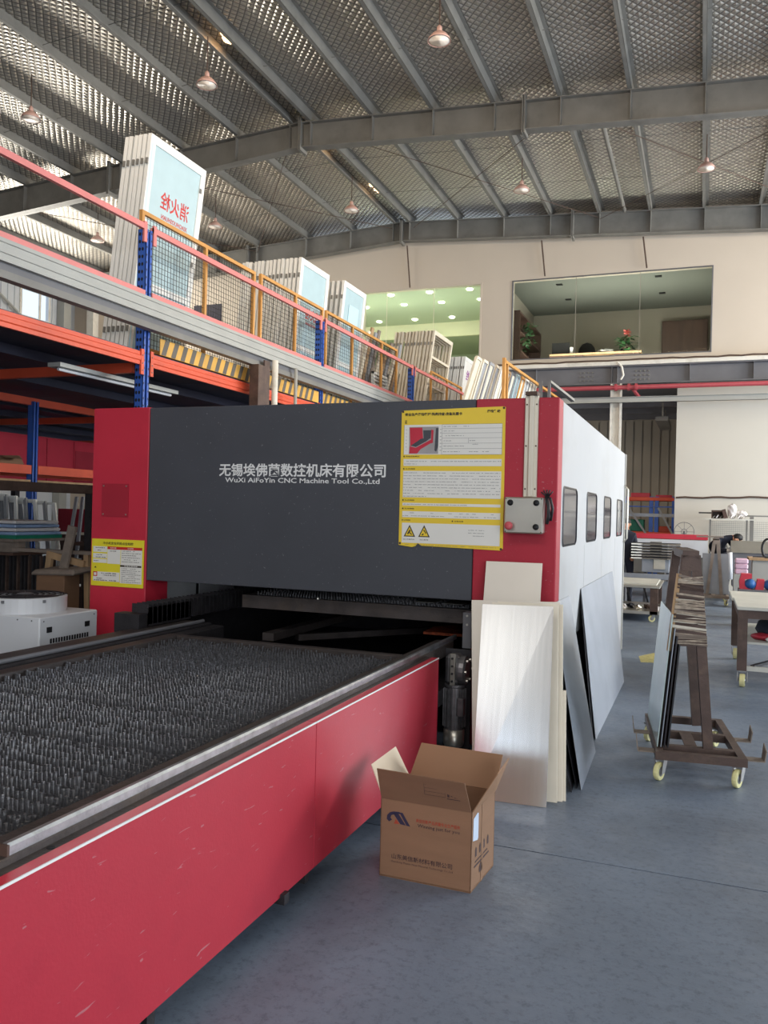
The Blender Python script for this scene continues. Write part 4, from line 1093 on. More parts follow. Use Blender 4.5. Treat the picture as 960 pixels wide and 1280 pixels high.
def stack(style, W, H, y, z0, xt0, xt1, n, ang, front_label, other_label, group, extra=None, jit=.0):
    base_ = door(style, W, H)
    dx = math.sin(ang) * H
    rn = random.Random(n * 7 + 1)
    xs = [xt0 + (xt1 - xt0) * k / max(1, n - 1) for k in range(n)]
    for k in range(n):
        x = xs[k] - dx
        if k == n - 1:
            lean(base_, x, y, z0, ang, front_label, group)
        else:
            ORD = ['next', 'second', 'third', 'fourth', 'fifth', 'sixth', 'seventh', 'eighth', 'ninth', 'tenth', 'eleventh', 'twelfth', 'thirteenth']
            lab = other_label + (', rearmost' if k == 0 else ', %s behind the front one' % ORD[n - 2 - k])
            o = dup(base_, (x, y + rn.uniform(-jit, jit), z0), 0, lab, group)
            o.rotation_euler = (0, ang + rn.uniform(-.006, .006), 0)
    if extra: extra(base_)
    return base_
def door_text(t, s_, y, z, w, h, mname, flip=True, name='lettering'):
    # read from the back of the glass: mirrored
    me = text_mesh(s_, M[mname], (-DT * .3 + .002, y, z), (0, -1, 0) if flip else (0, 1, 0), (0, 0, 1), w, h, bold=.015, res=2)
    o = put(name, me, t); o.matrix_parent_inverse = Matrix.Identity(4); return o
def ex1(t):
    door_text(t, '消火栓', .80, 1.70, .52, .19, 'ink_red'); door_text(t, 'XIAOHUOSHUAN', .80, 1.60, .48, .05, 'ink_red')
    part('film_strip', MB().box(0, .001, .02, .045, .1, 2.3), M['pane_inner'], t); bpy.context.view_layer.update()
    for z in (1.25, 2.1): o = part('lock', MB().box(0, .012, .96 - .03, .96, z, z + .05), M['steel'], t)
stack(1, 1.02, 2.385, 7.16, 3.20, -5.785, -5.485, 6, math.asin(.27 / 2.385), 'tall white door with mirrored red lettering on pale blue glass, front of the nearest stack',
      'white frame edge in the tallest stack', 'white doors of the nearest stack', ex1)
def ex2(t):
    door_text(t, '消火栓', .78, 1.28, .50, .17, 'ink_red'); door_text(t, 'XIAOHUOSHUAN', .78, 1.20, .46, .04, 'ink_red')
stack(2, .95, 2.10, 10.62, 3.20, -6.42, -5.47, 15, .075, 'white door with pale pane and faint red lettering, front of the long middle stack',
      'thin white frame edge in the long middle stack', 'white doors of the long middle stack', ex2, jit=.02)
def ex3(t):
    part('inner_square', MB().box(-.008, -.004, .28, .68, 1.35, 1.85), M['pane_inner'], t)
stack(3, .92, 2.17, 12.10, 3.20, -5.71, -5.45, 4, .09, 'pale blue door with a lighter square in its pane, front of the small third stack',
      'pale door frame edge in the small third stack', 'pale doors of the third stack', ex3)
stack(4, 1.35, 2.32, 16.5, 3.20, -6.17, -5.33, 12, .13, 'grey lattice door frame at the front of the fourth stack before the lit office window',
      'cream frame edge in the stack before the lit office', 'cream and grey frames of the fourth stack', None, jit=.03)
def ex5(t):
    door_text(t, '消火栓', 1.0, .95, .62, .22, 'ink_purple', flip=False) if False else door_text(t, '消火栓', 1.05, 1.66, .80, .24, 'ink_purple')
    door_text(t, '119', 1.0, 1.36, .5, .18, 'ink_purple')
stack(5, 1.35, 2.17, 18.75, 3.20, -5.62, -5.28, 7, .10, 'white door with purple lettering at the front of the far fifth stack',
      'white frame edge in the farthest stack', 'white doors of the fifth stack', ex5)
# boards in the third bay
rn = random.Random(3)
for k in range(11):
    y = 13.15 + k * .16; h = rn.uniform(1.25, 1.65) if k > 3 else rn.uniform(1.5, 1.8)
    m_ = ['frame_cream', 'wood', 'frame_grey', 'wood_grey'][k % 4]
    o = single('board', MB().bar((-5.75, y, 3.2), (-5.45, y + .02, 3.2 + h), .10, .03, side=(0, 1, 0)), M[m_],
               'narrow leaning %s board on the rack deck, %s' % (['cream', 'tan wooden', 'grey', 'weathered'][k % 4], ['beside the small third stack', 'behind the louvred panel', 'in the gap before the fourth stack', 'nearest the fourth stack'][min(3, k // 3)]),
               'board', 'boards leaning in the third rack bay')
t = thing('louvre_panel', 'small white louvred panel leaning behind the amber fence in the third bay', 'panel', (-5.42, 13.2, 3.3))
part('frame', MB().box(-5.44, -5.40, 13.3, 14.0, 3.6, 3.64).box(-5.44, -5.40, 13.3, 14.0, 4.06, 4.1).box(-5.44, -5.40, 13.3, 13.34, 3.6, 4.1).box(-5.44, -5.40, 13.96, 14.0, 3.6, 4.1), M['frame_white'], t)
for k in range(6): part('slat', MB().box(-5.44, -5.41, 13.34, 13.96, 3.68 + k * .065, 3.71 + k * .065), M['frame_white'], t)
part('leg', MB().box(-5.44, -5.41, 13.32, 13.36, 3.2, 3.6), M['frame_white'], t)
bpy.context.view_layer.update()

# ---- nearer low rack end with assorted frames above the machine's far corner
rk2 = thing('frame_rack', 'low rack deck carrying assorted coloured frames beyond the laser machine', 'rack', (-3.8, 16, 0))
for y in (13.0, 16.5, 20.2):
    for x in (-3.35, -4.4): part('upright', upright(x, y, 3.2), M['blue'], rk2)
part('deck', MB().box(-4.5, -3.3, 12.9, 20.3, 3.15, 3.2), M['deck'], rk2)
part('deck_beam', MB().box(-3.32, -3.28, 12.9, 20.3, 3.04, 3.15), M['orange'], rk2)
part('rail', MB().box(-3.34, -3.30, 13.1, 20.0, 3.95, 3.99) if False else MB().bar((-3.32, 14.3, 4.36), (-3.32, 20.2, 4.50), .05, .05), M['yellow_frame'], rk2, 'amber top rail')
part('post', MB().box(-3.35, -3.30, 14.26, 14.36, 3.2, 4.42), M['yellow_frame'], rk2)
part('post', MB().box(-3.35, -3.30, 14.5, 14.56, 3.2, 4.36), M['yellow_frame'], rk2)
part('post', MB().box(-3.35, -3.30, 20.1, 20.16, 3.2, 4.48), M['yellow_frame'], rk2)
cols = ['frame_cream', 'frame_cream', 'frame_grey', 'frame_cream', 'frame_white', 'wood', 'galv', 'pane_blue', 'yellow_frame', 'frame_white', 'frame_grey', 'frame_cream']
nm = ['cream', 'cream', 'grey', 'cream', 'white', 'tan wooden', 'bare metal', 'pale blue', 'amber', 'white', 'grey', 'cream']
for k in range(12):
    y = 12.95 + k * .44; h = 1.0 + .03 * k
    t = thing('leaning_frame', 'narrow %s frame on the low rack, %s of twelve counted from the near end' % (nm[k], ['first', 'second', 'third', 'fourth', 'fifth', 'sixth', 'seventh', 'eighth', 'ninth', 'tenth', 'eleventh', 'last'][k]), 'frame', (-3.7, y, 3.2), 'assorted frames on the low rack')
    q = [(-3.75, y, 3.2), (-3.48, y + .05, 3.2 + h)]
    part('stile', MB().bar(q[0], q[1], .07, .04, side=(0, 1, 0)), M[cols[k]], t)
    q2 = [(-3.75, y + .3, 3.2), (-3.48, y + .33, 3.2 + h)]
    part('stile', MB().bar(q2[0], q2[1], .05, .04, side=(0, 1, 0)), M[cols[k]], t)
    part('rail', MB().bar(q[1], q2[1], .05, .04, side=(0, 0, 1)), M[cols[k]], t)
    part('pane', MB().hexa([Vector(q[0]) + Vector((-.01, .05, .1)), Vector(q2[0]) + Vector((-.01, 0, .1)), Vector(q2[1]) + Vector((-.01, 0, -.02)), Vector(q[1]) + Vector((-.01, .05, -.02)),
                       Vector(q[0]) + Vector((0, .05, .1)), Vector(q2[0]) + Vector((0, 0, .1)), Vector(q2[1]) + Vector((0, 0, -.02)), Vector(q[1]) + Vector((0, .05, -.02))]), M['frame_grey' if k % 2 else 'frame_cream'], t)
t = thing('steel_bracket', 'grey angled steel bracket just behind the red machine corner', 'bracket', (-2.2, 12, 0))
part('post', MB().box(-2.27, -2.22, 12, 12.05, 0, 3.62), M['steel_dark'], t); part('post', MB().box(-2.14, -2.10, 12, 12.05, 0, 3.62), M['steel_dark'], t)
part('arm', MB().bar((-2.12, 12.02, 3.60), (-1.86, 12.6, 3.40), .06, .04), M['steel'], t)
part('arm', MB().bar((-2.24, 12.02, 3.02), (-1.90, 12.6, 3.02), .06, .04), M['steel'], t)

# ---- grey cable tray across the front of the rack, on its own posts
ct = thing('cable_tray', 'long grey ribbed steel tray crossing in front of the blue rack uprights', 'cable tray', (-5.03, 8, 0))
def traybox(x0, x1, z0, z1, m_, name): return part(name, MB().box(x0, x1, -1.0, 13.9, z0, z1), M[m_], ct)
part('tray_body', MB().prism([(0, 0), (.05, 0), (.05, .02), (.04, .025), (.04, .06), (.05, .065), (.05, .10), (.04, .105), (.04, .14), (.05, .145), (.05, .175), (0, .175)], (-5.08, -1.0, 3.50), (1, 0, 0), (0, 0, 1), (0, 14.9, 0)), M['steel_light'], ct, 'ribbed pale grey tray face')
traybox(-5.13, -5.075, 3.44, 3.50, 'steel_dark', 'shadow_flange'); traybox(-5.15, -5.06, 3.38, 3.44, 'steel', 'support_rail')  # darker flange and support rail below the tray face
part('post', MB().box(-5.10, -4.98, 8.62, 8.78, 0, 3.38), M['brown_steel'], ct, 'brown steel post'); part('post', MB().box(-5.02, -5.0, 8.80, 8.93, 0, 3.46), M['brown_steel'], ct, 'brown steel post')
part('post', MB().tube([(-5.0, 9.06, 0), (-5.0, 9.06, 3.5)], .038, 12), M['white_steel'], ct, 'white tube post', smooth=True)
part('post', MB().tube([(-5.0, 9.62, 0), (-5.0, 9.62, 3.5)], .022, 10), M['steel_light'], ct, 'thin pale tube post', smooth=True)
for y in (2.0,): part('post', MB().box(-5.10, -4.98, y, y + .1, 0, 3.4), M['brown_steel'], ct)
bpy.context.view_layer.update()

# ================================================================ CLUTTER seen under the deck, left of the red column
t = thing('red_cabinet', 'large red machine cabinet with panel doors behind the rear rack shelf', 'cabinet', (-11.3, 10.5, 0))
part('body', MB().box(-12.2, -11.02, 8.0, 14.0, 1.95, 2.84), M['red_plain'], t)
for y in (8.1, 11.0, 13.8): part('leg', MB().box(-11.2, -11.1, y, y + .1, 0, 1.95), M['black_iron'], t)
for a, b in ((8.02, 9.4), (9.42, 10.5), (10.52, 11.6), (11.62, 12.28), (12.3, 13.2)): part('panel', MB().box(-11.02, -11.0, a, b, 1.98, 2.82), M['red_plain'], t, bevel=.006)
part('panel_window', MB().box(-11.0, -10.99, 12.32, 13.1, 2.05, 2.65), M['red_dark'], t)
t = thing('carton', 'crumpled brown carton lying on the rear rack shelf', 'carton', (-8.9, 8.6, 2.17))
part('box', MB().hexa([(-9.1, 8.33, 2.17), (-8.7, 8.33, 2.17), (-8.7, 8.78, 2.17), (-9.1, 8.78, 2.17), (-9.08, 8.4, 2.27), (-8.72, 8.38, 2.28), (-8.72, 8.72, 2.30), (-9.1, 8.75, 2.28)]), M['card'], t, bevel=.01)
part('flap', MB().quad((-8.72, 8.38, 2.28), (-8.55, 8.3, 2.24), (-8.55, 8.6, 2.24), (-8.72, 8.66, 2.29)), M['card_in'], t)
t = thing('steel_gantry_bar', 'long dark steel bar at eye level behind the red column', 'beam', (-6.5, 6, 0))
part('bar', MB().box(-6.54, -6.46, 1.0, 7.6, 1.77, 1.87), M['brown_steel'], t, bevel=.004)
part('post', MB().box(-6.54, -6.46, 7.50, 7.57, 0, 1.77), M['black_iron'], t); part('post', MB().box(-6.54, -6.46, 1.0, 1.08, 0, 1.77), M['black_iron'], t)
for k in range(7):
    x = -8.9 + k * .11
    t = thing('window_frame', 'pale aluminium window frame leaning under the deck, %s' % ['leftmost of the bundle', 'second from the left', 'third from the left', 'at the middle of the bundle', 'just right of the middle', 'next to the rightmost', 'rightmost and most tilted'][k], 'frame', (x, 8.5, 0), 'window frames leaning under the deck')
    dx = .10 + .03 * k
    part('stile', MB().bar((x + dx, 8.45 + .06 * k, 0.0), (x, 8.49 + .06 * k, 1.78 - .02 * k), .05, .03), M['frame_grey' if k % 2 else 'frame_white'], t)
    part('stile', MB().bar((x + dx - .6, 8.45 + .06 * k, 0.0), (x - .6, 8.49 + .06 * k, 1.78 - .02 * k), .05, .03), M['frame_grey'], t)
    part('rail', MB().bar((x, 8.49 + .06 * k, 1.77 - .02 * k), (x - .6, 8.49 + .06 * k, 1.77 - .02 * k), .05, .03), M['frame_white'], t)
for k, (x0, x1, m_) in enumerate(((-7.72, -7.66, 'frame_grey'), (-7.62, -7.45, 'galv'), (-7.55, -7.2, 'frame_white'))):
    single('metal_strip', MB().bar((x1, 8.3, 0), (x0, 8.7, 1.75), .04, .03), M[m_], ['grey strip standing beside the rear blue upright', 'bare metal strip leaning beside the rear blue upright', 'thin white strip slanting beside the cartons'][k], 'strip')
t = thing('pallet', 'dark pallet carrying a blue wrapped bundle, at the left edge', 'pallet', (-7.3, 7.1, 0))
part('block', MB().box(-7.6, -7.05, 7.05, 7.15, 1.10, 1.22), M['wood_grey'], t); part('deck_board', MB().box(-7.9, -7.02, 6.95, 7.8, 1.22, 1.25), M['wood_grey'], t)
part('deck_board', MB().box(-7.9, -7.02, 6.95, 7.8, 1.07, 1.10), M['wood_dark'], t)
for x in (-7.85, -7.08): part('leg', MB().box(x - .04, x + .04, 7.3, 7.4, 0, 1.07), M['wood_dark'], t)
t = thing('wrapped_bundle', 'pale blue wrapped bundle with a green strap on the dark pallet', 'bundle', (-7.3, 7.2, 1.25))
for k_ in range(4): part('film_layer', MB().box(-7.85 + .02 * k_, -7.04 - .015 * k_, 7.0 + .01 * k_, 7.7, 1.29 + .042 * k_, 1.325 + .042 * k_), M['scrap_blue' if k_ % 2 == 0 else 'paper'], t, bevel=.012)
part('film_base', MB().box(-7.86, -7.04, 7.0, 7.7, 1.25, 1.29), M['green_strap'], t)
pass
for k in range(16):
    x = -7.55 + k * .055
    single('steel_bar', MB().box(x, x + .022, 7.2, 7.25, 0, 1.06 + .01 * (k % 3)), M['black_iron' if k % 3 else 'brown_steel'], 'dark upright bar behind the chiller, %s from the frame edge' % ['first', 'second', 'third', 'fourth', 'fifth', 'sixth', 'seventh', 'eighth', 'ninth', 'tenth', 'eleventh', 'twelfth', 'thirteenth', 'fourteenth', 'fifteenth', 'sixteenth'][k], 'bar', 'dark bars standing behind the chiller')
t = thing('timber_trestle', 'rough timber trestle with a level top plank behind the chiller', 'trestle', (-6.5, 7, 0))
part('top_plank', MB().box(-7.05, -5.95, 6.96, 7.06, 1.12, 1.155), M['wood_grey'], t)
part('brace', MB().bar((-6.55, 6.96, 1.11), (-6.05, 6.96, 1.02), .07, .04, side=(0, 0, 1)), M['wood'], t)
part('leg', MB().bar((-6.6, 6.97, .55), (-6.52, 6.97, 1.12), .07, .04, side=(1, 0, 0)), M['wood'], t)
part('leg', MB().bar((-6.62, 6.97, 0), (-6.6, 6.97, .55), .07, .04, side=(1, 0, 0)), M['wood'], t)
part('leg', MB().bar((-6.0, 6.99, 0), (-6.05, 6.99, 1.12), .06, .04, side=(1, 0, 0)), M['wood'], t)
single('plank', MB().bar((-6.30, 6.85, .68), (-6.15, 6.88, 1.42), .10, .03, side=(1, 0, 0)), M['wood_grey'], 'weathered grey plank standing against the timber trestle', 'plank')
t = thing('carton', 'old brown carton under a grey cloth beside the red column', 'carton', (-6.3, 6.9, 0))
part('box', MB().box(-6.47, -6.10, 6.72, 6.95, .5, .93), M['card'], t, bevel=.006); part('support', MB().box(-6.5, -5.9, 6.7, 7.0, 0, .5), M['wood_dark'], t)
part('cloth', MB().hexa([(-6.53, 6.68, .90), (-5.95, 6.68, .92), (-5.95, 7.0, .95), (-6.5, 7.0, .95), (-6.5, 6.70, .955), (-5.97, 6.70, .985), (-5.97, 7.0, 1.0), (-6.45, 7.0, .985)]), M['wood_grey'], t, bevel=.02)
single('rolled_mat', MB().tube([(-7.0, 8.2, 1.33), (-6.3, 8.2, 1.33)], .14, 16), M['wood_grey'], 'rolled brown mat lying behind the weathered plank', 'roll')
t = thing('shelf_stand', 'dark stand under the rolled brown mat', 'stand', (-6.7, 8.3, 0)); part('top', MB().box(-7.2, -6.2, 8.0, 8.5, 1.15, 1.19), M['wood_dark'], t)
for x in (-7.15, -6.25): part('leg', MB().box(x - .03, x + .03, 8.2, 8.26, 0, 1.15), M['wood_dark'], t)
single('carton', MB().box(-7.25, -7.0, 8.35, 8.6, 1.30, 1.60), M['card'], 'small brown carton above the rolled mat', 'carton')
t = thing('wood_crate', 'dark wooden crate stack behind the rear blue upright', 'crate', (-8.4, 9.3, 0))
for k in range(4): part('board', MB().box(-8.95, -8.2, 9.7, 9.75, .1 + k * .38, .44 + k * .38), M['wood_dark' if k != 3 else 'red_dark'], t)
bpy.context.view_layer.update()

# ================================================================ OPEN CARTON on the floor
bx = thing('cardboard_carton', 'open brown cardboard carton with printed logo standing on the floor by the red apron', 'carton', (-1.1, 3.65, 0))
a_, b_, c_, d_ = Vector((-1.331, 3.499, 0)), Vector((-.903, 3.494, 0)), Vector((-.879, 3.815, 0)), Vector((-1.307, 3.82, 0))
H_ = .355
ex = (b_ - a_).normalized(); ey = (c_ - b_).normalized()
def wall(p, q, inward, z0=0.0, z1=H_, t=.004, m='card', name='side'):
    n = inward * t
    return part(name, MB().hexa([p + Vector((0, 0, z0)), q + Vector((0, 0, z0)), q + n + Vector((0, 0, z0)), p + n + Vector((0, 0, z0)), p + Vector((0, 0, z1)), q + Vector((0, 0, z1)), q + n + Vector((0, 0, z1)), p + n + Vector((0, 0, z1))]), M[m], bx)
fr_ = wall(a_, b_, ey); rt_ = wall(b_, c_, -ex); wall(d_, c_, -ey); wall(a_, d_, ex)
part('bottom', MB().hexa([a_ + Vector((0, 0, .002)), b_ + Vector((0, 0, .002)), c_ + Vector((0, 0, .002)), d_ + Vector((0, 0, .002)), a_ + Vector((0, 0, .008)), b_ + Vector((0, 0, .008)), c_ + Vector((0, 0, .008)), d_ + Vector((0, 0, .008))]), M['card_in'], bx)
def flap(p, q, p2, q2, m='card', t=.004, label=None, name='flap'):
    p, q, p2, q2 = map(Vector, (p, q, p2, q2)); n = (q - p).cross(p2 - p).normalized() * t
    return part(name, MB().hexa([p, q, q + n, p + n, p2, q2, q2 + n, p2 + n]), M[m], bx, label)
Z = Vector((0, 0, H_))
ff = flap(a_ + Z + Vector((.002, 0, 0)), b_ + Z + Vector((-.004, 0, 0)), (-1.318, 3.405, .515), (-.915, 3.40, .508), label='front flap with faint printed grid')
bf = flap(d_ + Z, c_ + Z, (-1.285, 3.93, .498), (-.87, 3.925, .492), 'card_in', label='back flap, lighter inside')
flap(a_ + Z + Vector((0, .01, 0)), d_ + Z, (-1.425, 3.60, .462), (-1.415, 3.90, .470), 'card_pale', label='pale left flap')
flap(b_ + Z, c_ + Z, (-.805, 3.53, .525), (-.815, 3.80, .520), 'card_in', label='right flap seen nearly edge-on')
part('crease', MB().bar((-1.09, 3.925, .497), (-1.085, 3.822, .36), .003, .001), M['card'], bf)
def on_front(u, z): return a_ + ex * u + Vector((0, -.0012, z))
def fpoly(pts, m, host=fr_, name='logo'):
    q = MB(); q.prism(pts, a_ + Vector((0, -.0010, 0)), ex, (0, 0, 1), Vector((0, -.0006, 0))); part(name, q, M[m], host)
fpoly([(.030, .262), (.032, .280), (.045, .294), (.062, .300), (.090, .302), (.098, .294), (.070, .290), (.052, .282), (.048, .270), (.056, .262), (.042, .252)], 'card_navy')
fpoly([(.060, .292), (.084, .296), (.122, .246), (.096, .248)], 'card_navy'); fpoly([(.090, .300), (.106, .300), (.143, .245), (.126, .246)], 'card_navy')
fpoly([(.066, .246), (.092, .248), (.074, .268)], 'card_red')
put('lettering', text_mesh('美信创新产品质量专业生产服务', M['card_red'], on_front(.170, .268), ex, (0, 0, 1), .205, .017, bold=.01, res=1), fr_, 'red printed lettering')
put('lettering', text_mesh('Winning just for you', M['card_ink'], on_front(.178, .243), ex, (0, 0, 1), .195, .020, bold=.01, res=1), fr_)
put('lettering', text_mesh('山东美信新材料有限公司', M['card_ink'], on_front(.058, .088), ex, (0, 0, 1), .285, .024, bold=.01, res=1), fr_)
put('lettering', text_mesh('Shandong Meixin New Material Technology Co.,Ltd', M['card_ink'], on_front(.056, .070), ex, (0, 0, 1), .29, .011, bold=0, res=1), fr_)
fpq = Vector((-1.331, 3.499, H_)); fup = (Vector((-1.318, 3.405, .515)) - fpq); fl_ = fup.length; fup.normalize(); fn = Vector((0, -1, -.6)).normalized()
def flq(u0, u1, v0, v1, name='printed_grid'):
    part(name, MB().prism([(u0, v0), (u1, v0), (u1, v1), (u0, v1)], fpq + fn * .0045, ex, fup, fn * .0006), M['card_ink'], ff)
for v in (.07, .092, .114, .135): flq(.215, .31, v, v + .0012)
for u in (.215, .31): flq(u, u + .0012, .07, .135)
for i in range(4): flq(.32 + .016 * i, .330 + .016 * i, .075 + .006 * (i % 2), .125 - .008 * (i % 3))
flq(.318, .378, .062, .066)
# right side: label, arrows and tape
def rpoly(pts, m, name): part(name, MB().prism(pts, b_ + Vector((.0008, 0, 0)), ey, (0, 0, 1), Vector((.0008, 0, 0))), M[m], rt_)
rpoly([(.015, .222), (.075, .208), (.085, .215), (.083, .325), (.070, .330), (.018, .318)], 'label_blue', 'address_label')
rpoly([(.13, 0), (.16, 0), (.16, .35), (.13, .35)], 'card', 'packing_tape')
for k in range(4): rpoly([(.05 + .055 * k, .14), (.07 + .055 * k, .14), (.07 + .055 * k, .17), (.06 + .055 * k, .182), (.05 + .055 * k, .17)], 'card_ink', 'handling_mark')
rpoly([(.04, .095), (.24, .095), (.24, .103), (.04, .103)], 'card_ink', 'handling_mark'); rpoly([(.05, .115), (.22, .115), (.22, .121), (.05, .121)], 'card_ink', 'handling_mark')
rpoly([(.11, .05), (.15, .05), (.155, .08), (.13, .092), (.108, .075)], 'card_ink', 'handling_mark')
bpy.context.view_layer.update()

# ================================================================ SHEETS leaning on the machine
def sheet(name, bl, br, tr_, tl_, t, m, label, cat='sheet', group=None, edge=None):
    bl, br, tr_, tl_ = map(Vector, (bl, br, tr_, tl_)); n = (br - bl).cross(tl_ - bl).normalized() * t
    o = single(name, MB().hexa([bl, br, br - n, bl - n, tl_, tr_, tr_ - n, tl_ - n]), M[m], label, cat, group, bevel=.0008)
    return o
G_ = 'metal sheets leaning on the machine front'
sheet('metal_sheet', (-1.212, 4.665, .001), (-.784, 4.690, .001), (-.823, 5.0, 1.107), (-1.262, 5.0, 1.094), .004, 'alu', 'shiny aluminium sheet with warm and blue reflections, frontmost of the stack', group=G_)
sheet('metal_sheet', (-1.28, 4.93, .001), (-.80, 4.95, .001), (-.84, 5.35, 1.10), (-1.425, 5.35, 1.078), .004, 'alu_matte', 'wide dull aluminium sheet just behind the shiny one, showing at its left', group=G_)
sheet('metal_sheet', (-1.34, 5.10, .001), (-.96, 5.10, .001), (-.985, 5.50, 1.335), (-1.368, 5.50, 1.333), .003, 'alu_matte', 'tall plain sheet rising above the others against the red column', group=G_)
sheet('metal_sheet', (-1.15, 4.78, .001), (-.742, 4.795, .001), (-.809, 5.1, 1.113), (-1.22, 5.08, 1.10), .012, 'alu_edge', 'cream-edged sheet behind the shiny one, inner of two showing at its right', group=G_)
sheet('metal_sheet', (-1.10, 4.81, .001), (-.716, 4.825, .001), (-.790, 5.15, 1.106), (-1.20, 5.15, 1.10), .014, 'alu_edge', 'cream-edged sheet behind the shiny one, outer of two showing at its right', group=G_)
sheet('metal_sheet', (-1.00, 4.84, .001), (-.700, 4.845, .001), (-.738, 5.02, .606), (-1.02, 5.02, .606), .010, 'alu_edge', 'short cream sheet reaching half way up beside the white wall', group=G_)
S_ = 'sheets leaning on the white side wall'
sheet('metal_sheet', (-.641, 5.084, .001), (-.661, 5.957, .001), (-.904, 6.21, 1.065), (-.904, 5.50, 1.075), .004, 'galv', 'blue-grey galvanised sheet leaning on the white side wall, nearer of two', group=S_)
sheet('metal_sheet', (-.697, 6.278, .001), (-.696, 8.62, .001), (-.903, 9.317, 1.066), (-.903, 6.818, 1.070), .004, 'galv', 'long galvanised sheet with a red reflection leaning on the white side wall', group=S_)
sheet('metal_sheet', (-.712, 6.22, .001), (-.72, 8.0, .001), (-.907, 8.5, .99), (-.907, 6.80, 1.06), .004, 'galv_dark', 'oily dark sheet directly behind the long galvanised sheet', group=S_)
sheet('metal_sheet', (-.745, 6.16, .001), (-.75, 7.9, .001), (-.911, 8.2, .74), (-.911, 6.62, .74), .004, 'galv_dark', 'shorter dark sheet behind the oily dark one by the white side wall', group=S_)
sheet('metal_sheet', (-.672, 5.10, .001), (-.70, 5.85, .001), (-.908, 5.95, .86), (-.908, 5.30, .86), .004, 'galv_dark', 'dark sheet hidden mostly behind the nearer blue-grey sheet', group=S_)
sheet('metal_sheet', (-.69, 5.02, .001), (-.735, 5.7, .001), (-.911, 5.8, .62), (-.911, 5.25, .62), .004, 'galv_dark', 'short dark offcut at the foot of the nearer blue-grey sheet', group=S_)
bpy.context.view_layer.update()

# ================================================================ CASTERS
def caster(parent, x, y, z, r=.06, w=.026, rot=0.0, twin=False):
    """wheel under a plate at height z (top)"""
    c, s = math.cos(rot), math.sin(rot)
    fk = MB(); fk.box(-.04, .04, -.035, .035, z - .012, z)
    cen = Vector((-.03, 0, r))
    for sd in (-1, 1): fk.hexa([(-.05, sd * (w * .9) - .002, r - .012), (-.01, sd * (w * .9) - .002, r - .012), (-.01, sd * (w * .9) + .002, r - .012), (-.05, sd * (w * .9) + .002, r - .012),
                               (-.03, sd * (w * .9) - .002, z - .01), (.03, sd * (w * .9) - .002, z - .01), (.03, sd * (w * .9) + .002, z - .01), (-.03, sd * (w * .9) + .002, z - .01)])
    wh = MB().lathe([(r * .55, -w / 2), (r * .93, -w / 2), (r, -w * .25), (r, w * .25), (r * .93, w / 2), (r * .55, w / 2)], cen, 18, 'Y')
    hb = MB().lathe([(r * .55, -w * .52), (r * .2, -w * .75), (r * .2, w * .75), (r * .55, w * .52)], cen, 12, 'Y')
    for q in (fk, wh, hb): q.v = [(x + c * v[0] - s * v[1], y + s * v[0] + c * v[1], v[2]) for v in q.v]
    f = part('caster_fork', fk, M['caster_rim'], parent)
    part('wheel', wh, M['caster'], f, smooth=False); part('wheel_hub', hb, M['caster_rim'], f)

